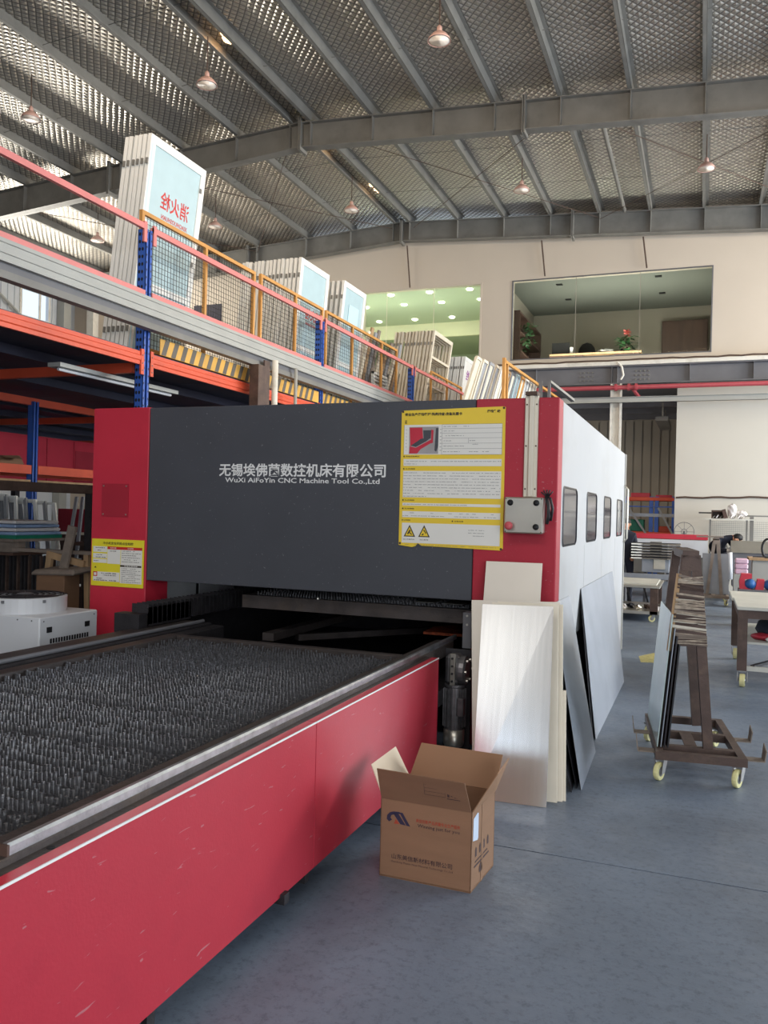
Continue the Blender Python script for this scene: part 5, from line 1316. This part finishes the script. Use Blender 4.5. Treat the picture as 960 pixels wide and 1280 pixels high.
# ================================================================ A-FRAME SHEET TROLLEYS
def a_frame(origin, label, L=1.05, W=.54, zt=1.42, top=(-.07), bm='brown_steel', wrap=True, yaw=0.0, hooks=True):
    """built around the origin (front left base corner) then turned by yaw"""
    t = thing('sheet_trolley', label, 'trolley', origin)
    ox, oy = origin[0], origin[1]
    c, s = math.cos(yaw), math.sin(yaw)
    def X(q):
        q.v = [(ox + c * v[0] - s * v[1], oy + s * v[0] + c * v[1], v[2]) for v in q.v]; return q
    zb = .135
    def pr(name, q, m=bm, **k): return part(name, X(q), M[m], t, **k)
    pr('base_rail', MB().box(0, .05, 0, L, zb, zb + .05)); pr('base_rail', MB().box(W - .05, W, 0, L, zb, zb + .05))
    for y in (0, .17, .55, L - .05): pr('cross_rail', MB().box(.05, W - .05, y, y + .05, zb, zb + .05))
    pr('centre_plate', MB().box(W * .36, W * .50, .22, .55, zb + .045, zb + .052))
    cx0 = .20 if wrap else W * .5
    lx, rx_ = (.05, .335) if wrap else (.10, W - .14)
    for y in (.20, L - .25):
        pr('leg', MB().bar((lx, y, zb + .05), (cx0 - .03, y, zt), .055, .05, side=(1, 0, 0)))
        pr('leg', MB().bar((rx_, y, zb + .05), (cx0 + .03, y, zt), .060, .05, side=(1, 0, 0)))
        pr('gusset', MB().box(cx0 - .055, cx0 + .055, y - .03, y - .02, zt - .10, zt))
    pr('ridge_beam', MB().box(cx0 - .05, cx0 + .05, .17, L - .2, zt - .02, zt + .03))
    if hooks:
        for y in (.04, .50):
            for sd in (-1, 1):
                xb = 0 if sd < 0 else W
                q = MB().box(min(xb, xb + sd * .10), max(xb, xb + sd * .10), y, y + .09, zb + .03, zb + .036)
                q.hexa([(xb + sd * .10, y, zb + .03), (xb + sd * .106, y, zb + .03), (xb + sd * .106, y + .09, zb + .03), (xb + sd * .10, y + .09, zb + .03),
                        (xb + sd * .11, y, zb + .10), (xb + sd * .116, y, zb + .10), (xb + sd * .116, y + .09, zb + .13), (xb + sd * .11, y + .09, zb + .13)])
                pr('stop_hook', q, 'wood_grey' if wrap else bm)
    for x, y in ((.04, .05), (W - .04, .05), (W - .04, L - .06), (.04, L - .06)):
        px, py = ox + c * x - s * y, oy + s * x + c * y
        caster(t, px, py, zb, .058, .03, rot=R(60) + yaw)
    if wrap:
        rn = random.Random(4)
        slots = []
        def at(side, z):
            f = (z - zb - .05) / (zt - zb - .05)
            return (lx + (cx0 - .03 - lx) * f - .030) if side < 0 else (rx_ + (cx0 + .03 - rx_) * f + .032)
        pr('timber_batten', MB().bar((at(-1, .92) - .012, .165, .80), (at(-1, 1.30), .165, 1.30), .03, .02, side=(1, 0, 0)), 'wood')
        for k in range(46):
            z = rn.uniform(.84, 1.30); dz = rn.uniform(-.03, .03); w_ = rn.uniform(.006, .02)
            q = MB(); xl, xr = at(-1, z) + (.02 if z < .95 else 0), at(1, z + dz)
            y = .158 - rn.uniform(0, .012)
            q.hexa([(xl, y, z), (xr, y, z + dz), (xr, y + .003, z + dz), (xl, y + .003, z), (xl, y - .002, z + w_), (xr, y - .002, z + dz + w_ * .7), (xr, y + .002, z + dz + w_ * .7), (xl, y + .002, z + w_)])
            pr('film_wrap', q, ['tape', 'wood_grey', 'brown_steel', 'tape', 'alu_edge'][rn.randrange(5)])
        q = MB(); q.hexa([(at(-1, .84), .166, .83), (at(1, .84), .166, .84), (at(1, .84), .17, .84), (at(-1, .84), .17, .83), (at(-1, 1.28), .166, 1.28), (at(1, 1.28), .166, 1.27), (at(1, 1.28), .17, 1.27), (at(-1, 1.28), .17, 1.28)])
        pr('wrap_backing', q, 'brown_steel')
    return t
YAWC = math.atan2(.13, 1.05)
tr1 = a_frame((-.24, 5.47, 0), 'brown steel A-frame trolley with film-wrapped top, empty on its far side', yaw=YAWC)
# glass and metal sheets on its near-left face
def cl_(x, y, z):
    c, s = math.cos(YAWC), math.sin(YAWC); return (-.24 + c * x - s * y, 5.47 + s * x + c * y, z)
for k, (m_, zt_, t_, lab) in enumerate((('glass_sheet', 1.07, .006, 'pale blue-grey sheet, outermost on the brown A-frame trolley'), ('galv', .98, .006, 'grey sheet second from outside on the brown A-frame trolley'),
                                      ('galv_dark', .93, .010, 'dark sheet third from outside on the brown A-frame trolley'), ('galv_dark', .88, .010, 'dark sheet next to the leg of the brown A-frame trolley'))):
    x0 = .02 + k * .022; x1 = .065 + .016 * k; zt_ -= .03
    p = [cl_(x0, .10, .19), cl_(x0, .98, .19), cl_(x1 + .03, .98, zt_), cl_(x1 + .03, .10, zt_)]
    sheet('glass_sheet' if k == 0 else 'metal_sheet', *p, t_, m_, lab, group='sheets standing on the A-frame trolley')
bpy.context.view_layer.update()

# ================================================================ WORK TABLES
wt = thing('work_table', 'brown steel work table on casters with a pale top at the right edge', 'table', (1.1, 9.8, 0))
part('table_top', MB().box(.345, 1.85, 8.92, 9.9, .765, .80), M['table_top'], wt, 'worn pale table top', bevel=.004)
part('table_top', MB().box(.325, 1.85, 9.905, 10.85, .765, .80), M['table_top'], wt, 'worn pale table top', bevel=.004)
part('apron', MB().box(.36, 1.83, 8.95, 8.99, .68, .765), M['brown_steel'], wt); part('apron', MB().box(.36, .40, 8.99, 10.8, .68, .765), M['brown_steel'], wt)
for x in (.40, 1.8):
    for y in (8.98, 10.75):
        part('leg', MB().box(x - .045, x + .045, y - .04, y + .04, .16, .765), M['brown_steel'], wt)
        caster(wt, x + .01, y, .16, .065, .05, rot=R(85))
part('lower_rail', MB().box(.42, 1.8, 8.96, 9.0, .16, .205), M['table_top'], wt); part('lower_shelf', MB().box(.42, 1.8, 9.02, 10.7, .42, .44), M['table_top'], wt)
part('lower_rail', MB().bar((.5, 9.0, .2), (1.3, 10.7, .2), .04, .03), M['black_iron'], wt)
single('tool_bag', MB().blob((.78, 9.5, .535), .26, .3, .115, 12, 7, .12), M['navy'], 'black tool bag lying on the lower shelf of the work table', 'bag', smooth=True)
single('red_cloth', MB().blob((.60, 9.25, .475), .12, .12, .035, 10, 6, .2), M['red_dark'], 'dark red cloth at the corner of the work table shelf', 'cloth', smooth=True)
single('white_rag', MB().blob((.70, 9.12, .465), .09, .06, .026, 10, 6, .25), M['paper'], 'white rag beside the tool bag on the shelf', 'rag', smooth=True)
t2_ = thing('cart_table', 'small brown cart table with grey top beyond the machine end', 'table', (-.9, 14.5, 0))
part('table_top', MB().box(-1.75, -.60, 13.78, 15.3, .54, .575), M['stainless'], t2_, bevel=.004); part('top_board', MB().box(-1.4, -.66, 13.9, 15.2, .577, .60), M['table_top'], t2_)
for x in (-1.70, -.69):
    for y in (13.85, 15.2):
        part('leg', MB().box(x - .06, x + .06, y - .05, y + .05, .12, .54), M['brown_steel'], t2_)
        caster(t2_, x, y, .12, .055, .03, rot=R(20 + 40 * (y > 14)))
part('lower_shelf', MB().box(-1.75, -.60, 13.80, 15.3, .12, .17), M['stainless'], t2_)
rn = random.Random(9)
for k in range(5):
    single('metal_offcut', MB().blob((-1.2 + .13 * k, 14.1 + .1 * (k % 2), .205), .07, .06, .035, 8, 5, .4), M[['paper', 'galv_dark', 'stainless', 'wood_dark', 'paper'][k]],
           ['white crumpled piece at the back of the cart table shelf', 'dark scrap piece on the cart table shelf', 'shiny scrap piece amid the cart table shelf', 'brown scrap piece near the cart table leg', 'white scrap next to the cart table leg'][k], 'scrap', 'scrap on the cart table shelf')
bpy.context.view_layer.update()

# ================================================================ FAR WORKSHOP
# rack under the mezzanine
fr = thing('pallet_rack', 'blue and orange pallet rack under the mezzanine at the back', 'rack', (-1.2, 23.5, 0))
for x in (-2.0, -1.30, -1.16, -.72):
    part('upright', MB().box(x - .05, x + .05, 23.45, 23.55, 0, 2.25), M['blue'], fr)
for z in (.55, 1.2, 1.70, 2.14):
    part('beam', MB().box(-1.95, -.72, 23.44, 23.48, z, z + .09), M['orange' if z != 1.70 else 'galv'], fr)
    part('beam', MB().box(-1.95, -.72, 24.4, 24.44, z, z + .09), M['orange'], fr); part('shelf', MB().box(-1.95, -.72, 23.48, 24.4, z + .05, z + .08), M['wood_dark'], fr)
part('brace', MB().bar((-1.9, 23.43, 1.95), (-1.36, 23.43, 1.15), .05, .03), M['frame_grey'], fr); part('brace', MB().bar((-1.12, 23.43, 1.95), (-.74, 23.43, 1.25), .05, .03), M['frame_grey'], fr)
part('brace', MB().box(-1.95, -.72, 23.42, 23.44, 1.96, 1.99), M['blue'], fr)
for (x, z, w, h, m_, lab) in ((-1.85, 2.23, .5, .12, 'red_plain', 'red box on top of the back pallet rack, left one'), (-1.2, 2.23, .42, .07, 'red_plain', 'flat red box on top of the back pallet rack'), (-1.85, 1.30, .36, .32, 'green_strap', 'green crate on the back pallet rack'),
                          (-1.1, 1.29, .3, .16, 'orange', 'orange box on the back pallet rack'), (-1.75, .64, .4, .34, 'card', 'brown carton low on the back pallet rack')):
    single('storage_box', MB().box(x, x + w, 23.6, 24.1, z, z + h), M[m_], lab, 'box', 'boxes on the back pallet rack', bevel=.01)

# long bench with red edge and white front
rb = thing('long_bench', 'long white bench with a red back edge before the partition', 'bench', (-.6, 18.8, 0))
part('front_board', MB().box(-1.6, .12, 18.5, 18.56, .86, 1.215), M['white'], rb, 'white front board'); part('back_edge', MB().box(-1.6, .12, 18.7, 18.9, 1.225, 1.33), M['red_plain'], rb, 'red back edge')
part('body', MB().box(-1.6, .1, 18.56, 19.2, .5, 1.22), M['steel'], rb)
for x in (-1.5, .0): part('leg', MB().box(x, x + .08, 18.6, 18.7, 0, .86), M['black_iron'], rb)
# stack of folded trays
for k in range(6):
    z = .905 + k * .052
    t = thing('folded_tray', 'long folded steel tray in the stack before the white bench, %s' % ['bottom one', 'second from the bottom', 'third from the bottom', 'third from the top', 'second from the top', 'topmost'][k], 'tray', (-.8, 16, z), 'folded steel trays in a stack')
    for xa, xb, m_ in ((-1.22, -1.02, 'stainless'), (-1.02, -.74, 'steel'), (-.74, -.58, 'steel'), (-.58, -.36, 'stainless')):
        part('fold', MB().hexa([(xa, 15.95, z), (xb, 15.9 if xb > -.8 else 16.0, z), (xb, 16.6, z), (xa, 16.6, z), (xa, 15.95, z + .022), (xb, 15.9 if xb > -.8 else 16.0, z + .022), (xb, 16.6, z + .022), (xa, 16.6, z + .022)]), M[m_], t)
    part('lip', MB().box(-1.22, -.36, 15.94 - .0, 15.945, z + .03, z + .045), M['galv_dark'], t)
    part('support', MB().box(-.9, -.7, 16.2, 16.4, z + .022, z + .052), M['steel'], t)
ts = thing('steel_cabinet', 'grey steel cabinet base carrying the stack of folded trays', 'cabinet', (-.75, 16.3, 0))
part('body', MB().box(-1.03, -.55, 16.05, 16.6, .66, .905), M['galv'], ts, bevel=.004); part('support', MB().box(-.82, -.62, 16.0, 16.05, .72, .90), M['stainless'], ts)
for x in (-1.0, -.6): part('leg', MB().box(x, x + .05, 16.1, 16.15, 0, .66), M['steel_dark'], ts)
bb = thing('bench_frame', 'low grey steel bench frame behind the cart table', 'bench', (-.8, 15.8, 0))
part('rail', MB().box(-1.8, -.25, 15.6, 15.7, .56, .65), M['galv'], bb)
for x in (-1.6, -.35): part('leg', MB().box(x, x + .06, 15.62, 15.68, 0, .56), M['steel_dark'], bb)
for x in (-1.3, -1.0): part('foot', MB().bar((x, 15.65, .56), (x + .12, 15.65, .12), .03, .03), M['black_iron'], bb)
part('panel', MB().box(-.75, -.27, 15.75, 15.77, .20, .52), M['galv'], bb)
# second trolley with the large sheet
tr2 = a_frame((.02, 17.25, 0), 'brown A-frame trolley standing beyond the bare sheet, near the bending worker', L=1.1, W=.5, zt=1.28, wrap=False, hooks=False, bm='wood_grey')
part('top_bar', MB().box(-.10, .40, 17.40, 17.50, 1.31, 1.34), M['wood_grey'], tr2)
for k, (x0, x1, z1, m_, lab) in enumerate(((.18, .50, .995, 'galv', 'large dull steel sheet standing on the farther A-frame trolley'),)):
    sheet('metal_sheet', (.04, 17.60, .19), (.52, 17.60, .19), (.50, 17.66, .99), (.02, 17.66, .99), .006, 'sheet_grey', lab)
sheet('metal_sheet', (-.72, 18.30, .12), (-.10, 18.30, .10), (-.10, 18.46, .82), (-.72, 18.46, .82), .01, 'sheet_grey', 'wide grey sheet standing low before the white bench')
single('sheet_block', MB().box(-.75, -.05, 18.28, 18.42, 0, .12), M['wood_dark'], 'dark timber block under the wide low grey sheet', 'block')
# machine tools at the right
bs = thing('bending_bench', 'steel topped bench where the bending worker is busy', 'bench', (.9, 18.6, 0))
part('top_panel', MB().hexa([(.56, 18.3, 1.0), (1.6, 18.3, 1.0), (1.6, 18.36, 1.0), (.56, 18.36, 1.0), (.56, 18.5, 1.24), (1.6, 18.5, 1.24), (1.6, 18.56, 1.24), (.56, 18.56, 1.24)]), M['stainless'], bs, 'bright tilted steel panel')
part('body', MB().box(.60, 1.6, 18.36, 18.9, .3, 1.0), M['steel_dark'], bs); part('side_roll', MB().tube([(.56, 18.3, .45), (.54, 18.3, 1.0)], .05, 10), M['white'], bs, 'white rounded end', smooth=True)
for x in (.65, 1.5): part('leg', MB().box(x, x + .06, 18.4, 18.5, 0, .3), M['black_iron'], bs)
for k in range(3):
    single('printed_sack', MB().box(.60, .83, 17.0, 17.25, .64 + k * .10, .735 + k * .10), M['pink_bag'], 'pale pink printed sack in the pile by the bench, %s' % ['bottom one', 'middle one', 'top one'][k], 'sack', 'pile of pink sacks', bevel=.02)
single('sack_stand', MB().box(.58, .85, 16.98, 17.28, 0, .64), M['steel_light'], 'pale box stand under the pile of pink sacks', 'stand', bevel=.005)
ws = thing('drill_stand', 'wood-topped grey stand with tools at the right edge', 'stand', (.95, 15.2, 0))
part('top', MB().box(.74, 1.4, 15.0, 15.6, 1.0, 1.04), M['wood'], ws); part('body', MB().box(.80, 1.35, 15.05, 15.5, .3, 1.0), M['steel_light'], ws); part('base', MB().box(.8, 1.35, 15.05, 15.5, 0, .3), M['steel_dark'], ws)
part('ring', MB().tube([(1.03 + .09 * math.cos(R(a)), 15.1, 1.20 + .16 * math.sin(R(a))) for a in range(80, 290, 20)], .018, 8), M['rubber'], ws, smooth=True)
part('tool', MB().bar((.80, 15.05, 1.06), (1.1, 15.1, 1.06), .02, .02), M['black_iron'], ws)
cb = thing('clamp_set', 'red and blue steel clamps on the floor stand beyond the work table', 'clamp', (.75, 14, 0))
part('red_jaw', MB().prism([(0, 0), (.16, 0), (.16, .06), (.07, .07), (.07, .15), (.17, .17), (.17, .24), (.02, .24), (-.01, .12)], (.57, 14.0, .59), (1, 0, 0), (0, 0, 1), (0, .2, 0)), M['red_plain'], cb)
part('red_jaw', MB().prism([(0, 0), (.12, 0), (.13, .16), (.03, .16)], (.79, 14.0, .59), (1, 0, 0), (0, 0, 1), (0, .2, 0)), M['red_plain'], cb)
part('blue_body', MB().blob((.72, 14.05, .67), .09, .12, .08, 12, 8), M['blue_plastic'], cb, smooth=True); part('blue_body', MB().blob((1.02, 14.05, .67), .12, .12, .09, 12, 8), M['blue_plastic'], cb, smooth=True)
part('stand', MB().box(.55, 1.25, 13.95, 14.3, 0, .59), M['steel_dark'], cb)
# wire shelf against the partition
wsf = thing('wire_shelf', 'grey wire shelf with a mesh back against the white partition', 'shelf', (.6, 20.3, 0))
part('shelf_top', MB().box(.02, 1.12, 20.05, 20.45, 1.665, 1.69), M['stainless'], wsf)
part('shelf_bar', MB().box(-.08, .2, 20.2, 20.24, 1.80, 1.83), M['black_iron'], wsf); part('shelf_bar', MB().box(.85, 1.5, 20.2, 20.24, 1.75, 1.78), M['steel'], wsf)
for x in (.17, .93, 1.03): part('post', MB().box(x - .02 - (.02 if x > 1 else 0), x + .02 + (.02 if x > 1 else 0), 20.1, 20.14, 0, 1.78 if x > 1 else 1.665), M['steel'], wsf)
q = MB()
for k in range(28): q.box(.17 + k * .045, .173 + k * .045, 20.42, 20.425, .95, 1.64)
for k in range(16): q.box(.17, 1.45, 20.42, 20.425, .95 + k * .045, .955 + k * .045)
o = part('wire_mesh', q, M['steel'], wsf); o['kind'] = 'stuff'
part('lower_shelf', MB().box(.15, 1.45, 20.05, 20.45, .93, .95), M['steel'], wsf)
t = thing('parts_bin', 'dark wooden bin with white fittings on the wire shelf', 'bin', (.3, 20.2, 1.69)); part('frame', MB().box(.19, .45, 20.1, 20.4, 1.84, 1.88), M['wood_dark'], t)
for x in (.19, .43): part('side', MB().box(x, x + .02, 20.1, 20.4, 1.69, 1.86), M['wood_dark'], t)
part('back', MB().box(.19, .45, 20.38, 20.4, 1.69, 1.86), M['wood_dark'], t)
part('side', MB().bar((.50, 20.15, 1.70), (.44, 20.15, 1.90), .08, .2), M['wood_dark'], t)
rn = random.Random(8)
for k in range(9):
    x = .22 + k * .075
    single('pipe_fitting', MB().tube([(x, 20.07, 1.705), (x + .04, 20.12, 1.75 + .02 * (k % 2))], .012, 6), M['paper' if k % 2 else 'stainless'], 'small pale fitting on the wire shelf edge, %s from the wooden bin end' % ['first', 'second', 'third', 'fourth', 'fifth', 'sixth', 'seventh', 'eighth', 'ninth'][k], 'fitting', 'fittings along the wire shelf')
single('crumpled_bag', MB().blob((.62, 20.25, 1.87), .10, .12, .17, 10, 7, .18), M['paper'], 'tall crumpled white bag on the wire shelf', 'bag')
single('crumpled_bag', MB().blob((.83, 20.25, 1.79), .10, .12, .10, 10, 7, .25), M['paper'], 'low crumpled translucent bag on the wire shelf', 'bag')
for k in range(10):
    single('metal_part', MB().blob((.25 + k * .12, 20.25, 1.0 + .03 * (k % 3)), .06, .08, .06 + .02 * (k % 3), 8, 5, .35), M[['galv_dark', 'wood', 'steel', 'galv'][k % 4]], 'dull metal part on the lower wire shelf, %s from the fan side' % ['first', 'second', 'third', 'fourth', 'fifth', 'sixth', 'seventh', 'eighth', 'ninth', 'tenth'][k], 'part', 'parts heaped on the lower wire shelf')
# floor fan ring
fn_ = thing('floor_fan', 'round wire guard of a floor fan before the white partition', 'fan', (-.38, 20.2, 0))
ring_c = Vector((-.385, 20.2, 1.37))
for r_ in (.215, .06): part('guard_ring', MB().tube([(ring_c.x + r_ * math.cos(R(a)), 20.2, ring_c.z + r_ * math.sin(R(a))) for a in range(0, 361, 15)], .007, 5), M['steel_dark'], fn_)
for a in range(0, 360, 45): part('guard_spoke', MB().tube([ring_c, ring_c + Vector((.215 * math.cos(R(a)), 0, .215 * math.sin(R(a))))], .004, 4), M['steel_dark'], fn_)
part('stand', MB().tube([(-.385, 20.25, 0), (-.385, 20.25, 1.37)], .02, 8), M['steel_dark'], fn_); part('base', MB().lathe([(.2, 0), (.2, .03), (.03, .05)], (-.385, 20.25, 0), 16), M['steel_dark'], fn_)
# dark post near the machine end
single('narrow_locker', MB().box(-1.46, -1.38, 16.9, 17.2, 0, 1.95), M['steel_dark'], 'narrow grey locker behind the standing worker', 'locker', bevel=.004)

# ================================================================ PEOPLE
def figure(joints, edges, root, mats, pick):
    me = bpy.data.meshes.new('body'); names = list(joints)
    me.from_pydata([joints[n][0] for n in names], [(names.index(a), names.index(b)) for a, b in edges], [])
    o = bpy.data.objects.new('body', me); COL.objects.link(o)
    sk = o.modifiers.new('skin', 'SKIN'); sk.use_smooth_shade = True
    me.skin_vertices[0].data
    for i, n in enumerate(names):
        r_ = joints[n][1]; me.skin_vertices[0].data[i].radius = r_ if isinstance(r_, tuple) else (r_, r_)
        me.skin_vertices[0].data[i].use_root = (n == root)
    sb_ = o.modifiers.new('subd', 'SUBSURF'); sb_.levels = 2; sb_.render_levels = 2
    bpy.context.view_layer.update()
    dg = bpy.context.evaluated_depsgraph_get()
    m2 = bpy.data.meshes.new_from_object(o.evaluated_get(dg), depsgraph=dg); m2.name = 'body'
    bpy.data.objects.remove(o)
    m2.materials.clear()
    for mm in mats: m2.materials.append(M[mm])
    for p in m2.polygons: p.material_index = pick(p.center); p.use_smooth = True
    return m2
HE = [('pelvis', 'spine'), ('spine', 'chest'), ('chest', 'neck'), ('neck', 'head0'), ('head0', 'head1'), ('head1', 'head2'),
      ('chest', 'shl'), ('shl', 'ell'), ('ell', 'wrl'), ('wrl', 'pal'), ('chest', 'shr'), ('shr', 'elr'), ('elr', 'wrr'), ('wrr', 'par'),
      ('pelvis', 'hil'), ('hil', 'knl'), ('knl', 'anl'), ('anl', 'tol'), ('pelvis', 'hir'), ('hir', 'knr'), ('knr', 'anr'), ('anr', 'tor')]
def fingers(J, E, w, p, key, r=.008):
    w = Vector(w); p = Vector(p); d = (p - w).normalized(); s = d.cross(Vector((0, 1, 0.2))).normalized()
    for k in range(4):
        a = p + d * .02 + s * (k - 1.5) * .019; L = (.036, .042, .040, .032)[k]
        b = a + d * L * .6 + Vector((0, -.006, 0)); c = b + d * L * .4 + Vector((0, -.016, -.004))
        J['f%s%da' % (key, k)] = (tuple(a), r); J['f%s%db' % (key, k)] = (tuple(b), r * .95); J['f%s%dc' % (key, k)] = (tuple(c), r * .8)
        E += [('pa' + key, 'f%s%da' % (key, k)), ('f%s%da' % (key, k), 'f%s%db' % (key, k)), ('f%s%db' % (key, k), 'f%s%dc' % (key, k))]
    a = p + s * .035 - d * .01; b = a + s * .012 + d * .035
    J['f%sta' % key] = (tuple(a), r * 1.1); J['f%stb' % key] = (tuple(b), r); E += [('wr' + key, 'f%sta' % key), ('f%sta' % key, 'f%stb' % key)]
# standing worker at the machine's far end, facing away to the right
ox, oy = -1.37, 16.45
J = {'pelvis': ((ox, oy, .93), (.15, .12)), 'spine': ((ox, oy, 1.08), (.14, .11)), 'chest': ((ox, oy - .01, 1.28), (.17, .12)), 'neck': ((ox, oy, 1.42), .055), 'head0': ((ox, oy - .01, 1.47), .065), 'head1': ((ox, oy - .015, 1.54), .088), 'head2': ((ox, oy - .01, 1.60), .07),
     'shl': ((ox - .18, oy, 1.34), .06), 'ell': ((ox - .22, oy - .02, 1.08), .047), 'wrl': ((ox - .16, oy - .20, .95), .032), 'pal': ((ox - .14, oy - .26, .94), .032),
     'shr': ((ox + .16, oy, 1.33), .06), 'elr': ((ox + .19, oy + .02, 1.08), .047), 'wrr': ((ox + .15, oy - .14, .90), .032), 'par': ((ox + .14, oy - .20, .88), .032),
     'hil': ((ox - .09, oy, .86), .09), 'knl': ((ox - .10, oy - .01, .48), .062), 'anl': ((ox - .10, oy + .02, .09), .045), 'tol': ((ox - .10, oy - .13, .045), .04),
     'hir': ((ox + .09, oy, .86), .09), 'knr': ((ox + .10, oy - .01, .48), .062), 'anr': ((ox + .10, oy + .02, .09), .045), 'tor': ((ox + .11, oy - .13, .045), .04)}
E_ = list(HE); fingers(J, E_, J['wrl'][0], J['pal'][0], 'l'); fingers(J, E_, J['wrr'][0], J['par'][0], 'r')
def pk(c):
    if c.z > 1.43: return 1
    if c.y < oy - .15 and .84 < c.z < 1.0: return 1
    if c.z < .10: return 2
    return 0
pe = thing('person', 'standing person in dark navy workwear and cap, half hidden by the machine end', 'person', (ox, oy, 0))
put('body', figure(J, E_, 'pelvis', ['navy', 'skin', 'rubber'], pk), pe)
part('cap', MB().lathe([(.094, 0), (.096, .03), (.08, .07), (.03, .09), (0, .092)], (ox, oy - .012, 1.555), 16, cap=False), M['cap'], pe, smooth=True)
part('cap_peak', MB().prism([(-.07, 0), (.07, 0), (.05, -.07), (-.05, -.07)], (ox, oy - .09, 1.565), (1, 0, 0), (0, 1, 0), (0, 0, .008)), M['cap'], pe)
part('collar', MB().lathe([(.075, 0), (.07, .05)], (ox, oy - .005, 1.38), 14, cap=False), M['navy'], pe)
for sx in (-1, 1):
    part('ear', MB().blob((ox + sx * .088, oy, 1.53), .012, .02, .03, 8, 6), M['skin'], pe, smooth=True); part('eye', MB().blob((ox + sx * .032, oy - .095, 1.535), .012, .006, .006, 8, 5), M['hair'], pe)
part('nose', MB().blob((ox, oy - .105, 1.515), .012, .016, .02, 8, 6), M['skin'], pe, smooth=True); part('mouth', MB().blob((ox, oy - .092, 1.478), .024, .008, .005, 8, 5), M['ink_red'], pe)
# bending worker
bx_, by_ = .40, 19.15
J = {'pelvis': ((bx_, by_, .93), (.16, .13)), 'spine': ((.26, 19.0, 1.10), (.19, .15)), 'chest': ((.32, 18.86, 1.23), (.21, .15)), 'neck': ((.52, 18.78, 1.29), .07), 'head0': ((.63, 18.76, 1.29), .07), 'head1': ((.70, 18.73, 1.27), .09), 'head2': ((.75, 18.71, 1.25), .07),
     'shl': ((.30, 18.72, 1.22), .075), 'ell': ((.34, 18.60, 1.02), .06), 'wrl': ((.50, 18.56, 1.02), .035), 'pal': ((.56, 18.55, 1.03), .034),
     'shr': ((.52, 18.98, 1.26), .06), 'elr': ((.62, 18.80, 1.10), .05), 'wrr': ((.66, 18.65, 1.10), .035), 'par': ((.69, 18.61, 1.12), .034),
     'hil': ((bx_ - .09, by_, .86), .095), 'knl': ((bx_ - .07, by_ - .05, .48), .065), 'anl': ((bx_ - .08, by_, .09), .048), 'tol': ((bx_ - .02, by_ - .12, .045), .04),
     'hir': ((bx_ + .09, by_, .86), .095), 'knr': ((bx_ + .12, by_ - .05, .48), .065), 'anr': ((bx_ + .10, by_, .09), .048), 'tor': ((bx_ + .16, by_ - .12, .045), .04)}
E_ = list(HE); fingers(J, E_, J['wrl'][0], J['pal'][0], 'l'); fingers(J, E_, J['wrr'][0], J['par'][0], 'r')
def pk2(c):
    if c.x > .60 and c.z > 1.17 and c.y < 18.9: return 1
    if c.y < 18.60 and c.x > .49: return 3
    if c.z < .1: return 2
    return 0
pe2 = thing('person', 'person in black jacket bending over the steel bench with pale gloves', 'person', (bx_, by_, 0))
put('body', figure(J, E_, 'pelvis', ['navy', 'skin', 'rubber', 'paper'], pk2), pe2)
part('hair', MB().blob((.70, 18.75, 1.30), .105, .10, .085, 14, 8, .03), M['hair'], pe2, smooth=True)
part('nose', MB().blob((.76, 18.65, 1.235), .012, .014, .014, 8, 6), M['skin'], pe2, smooth=True)
for dx in (-.02, .03): part('eye', MB().blob((.755 + dx, 18.655, 1.26), .009, .006, .006, 8, 5), M['hair'], pe2)
part('ear', MB().blob((.66, 18.66, 1.26), .014, .012, .025, 8, 6), M['skin'], pe2, smooth=True); part('mouth', MB().blob((.765, 18.655, 1.215), .015, .006, .005, 8, 5), M['ink_red'], pe2)
bpy.context.view_layer.update()
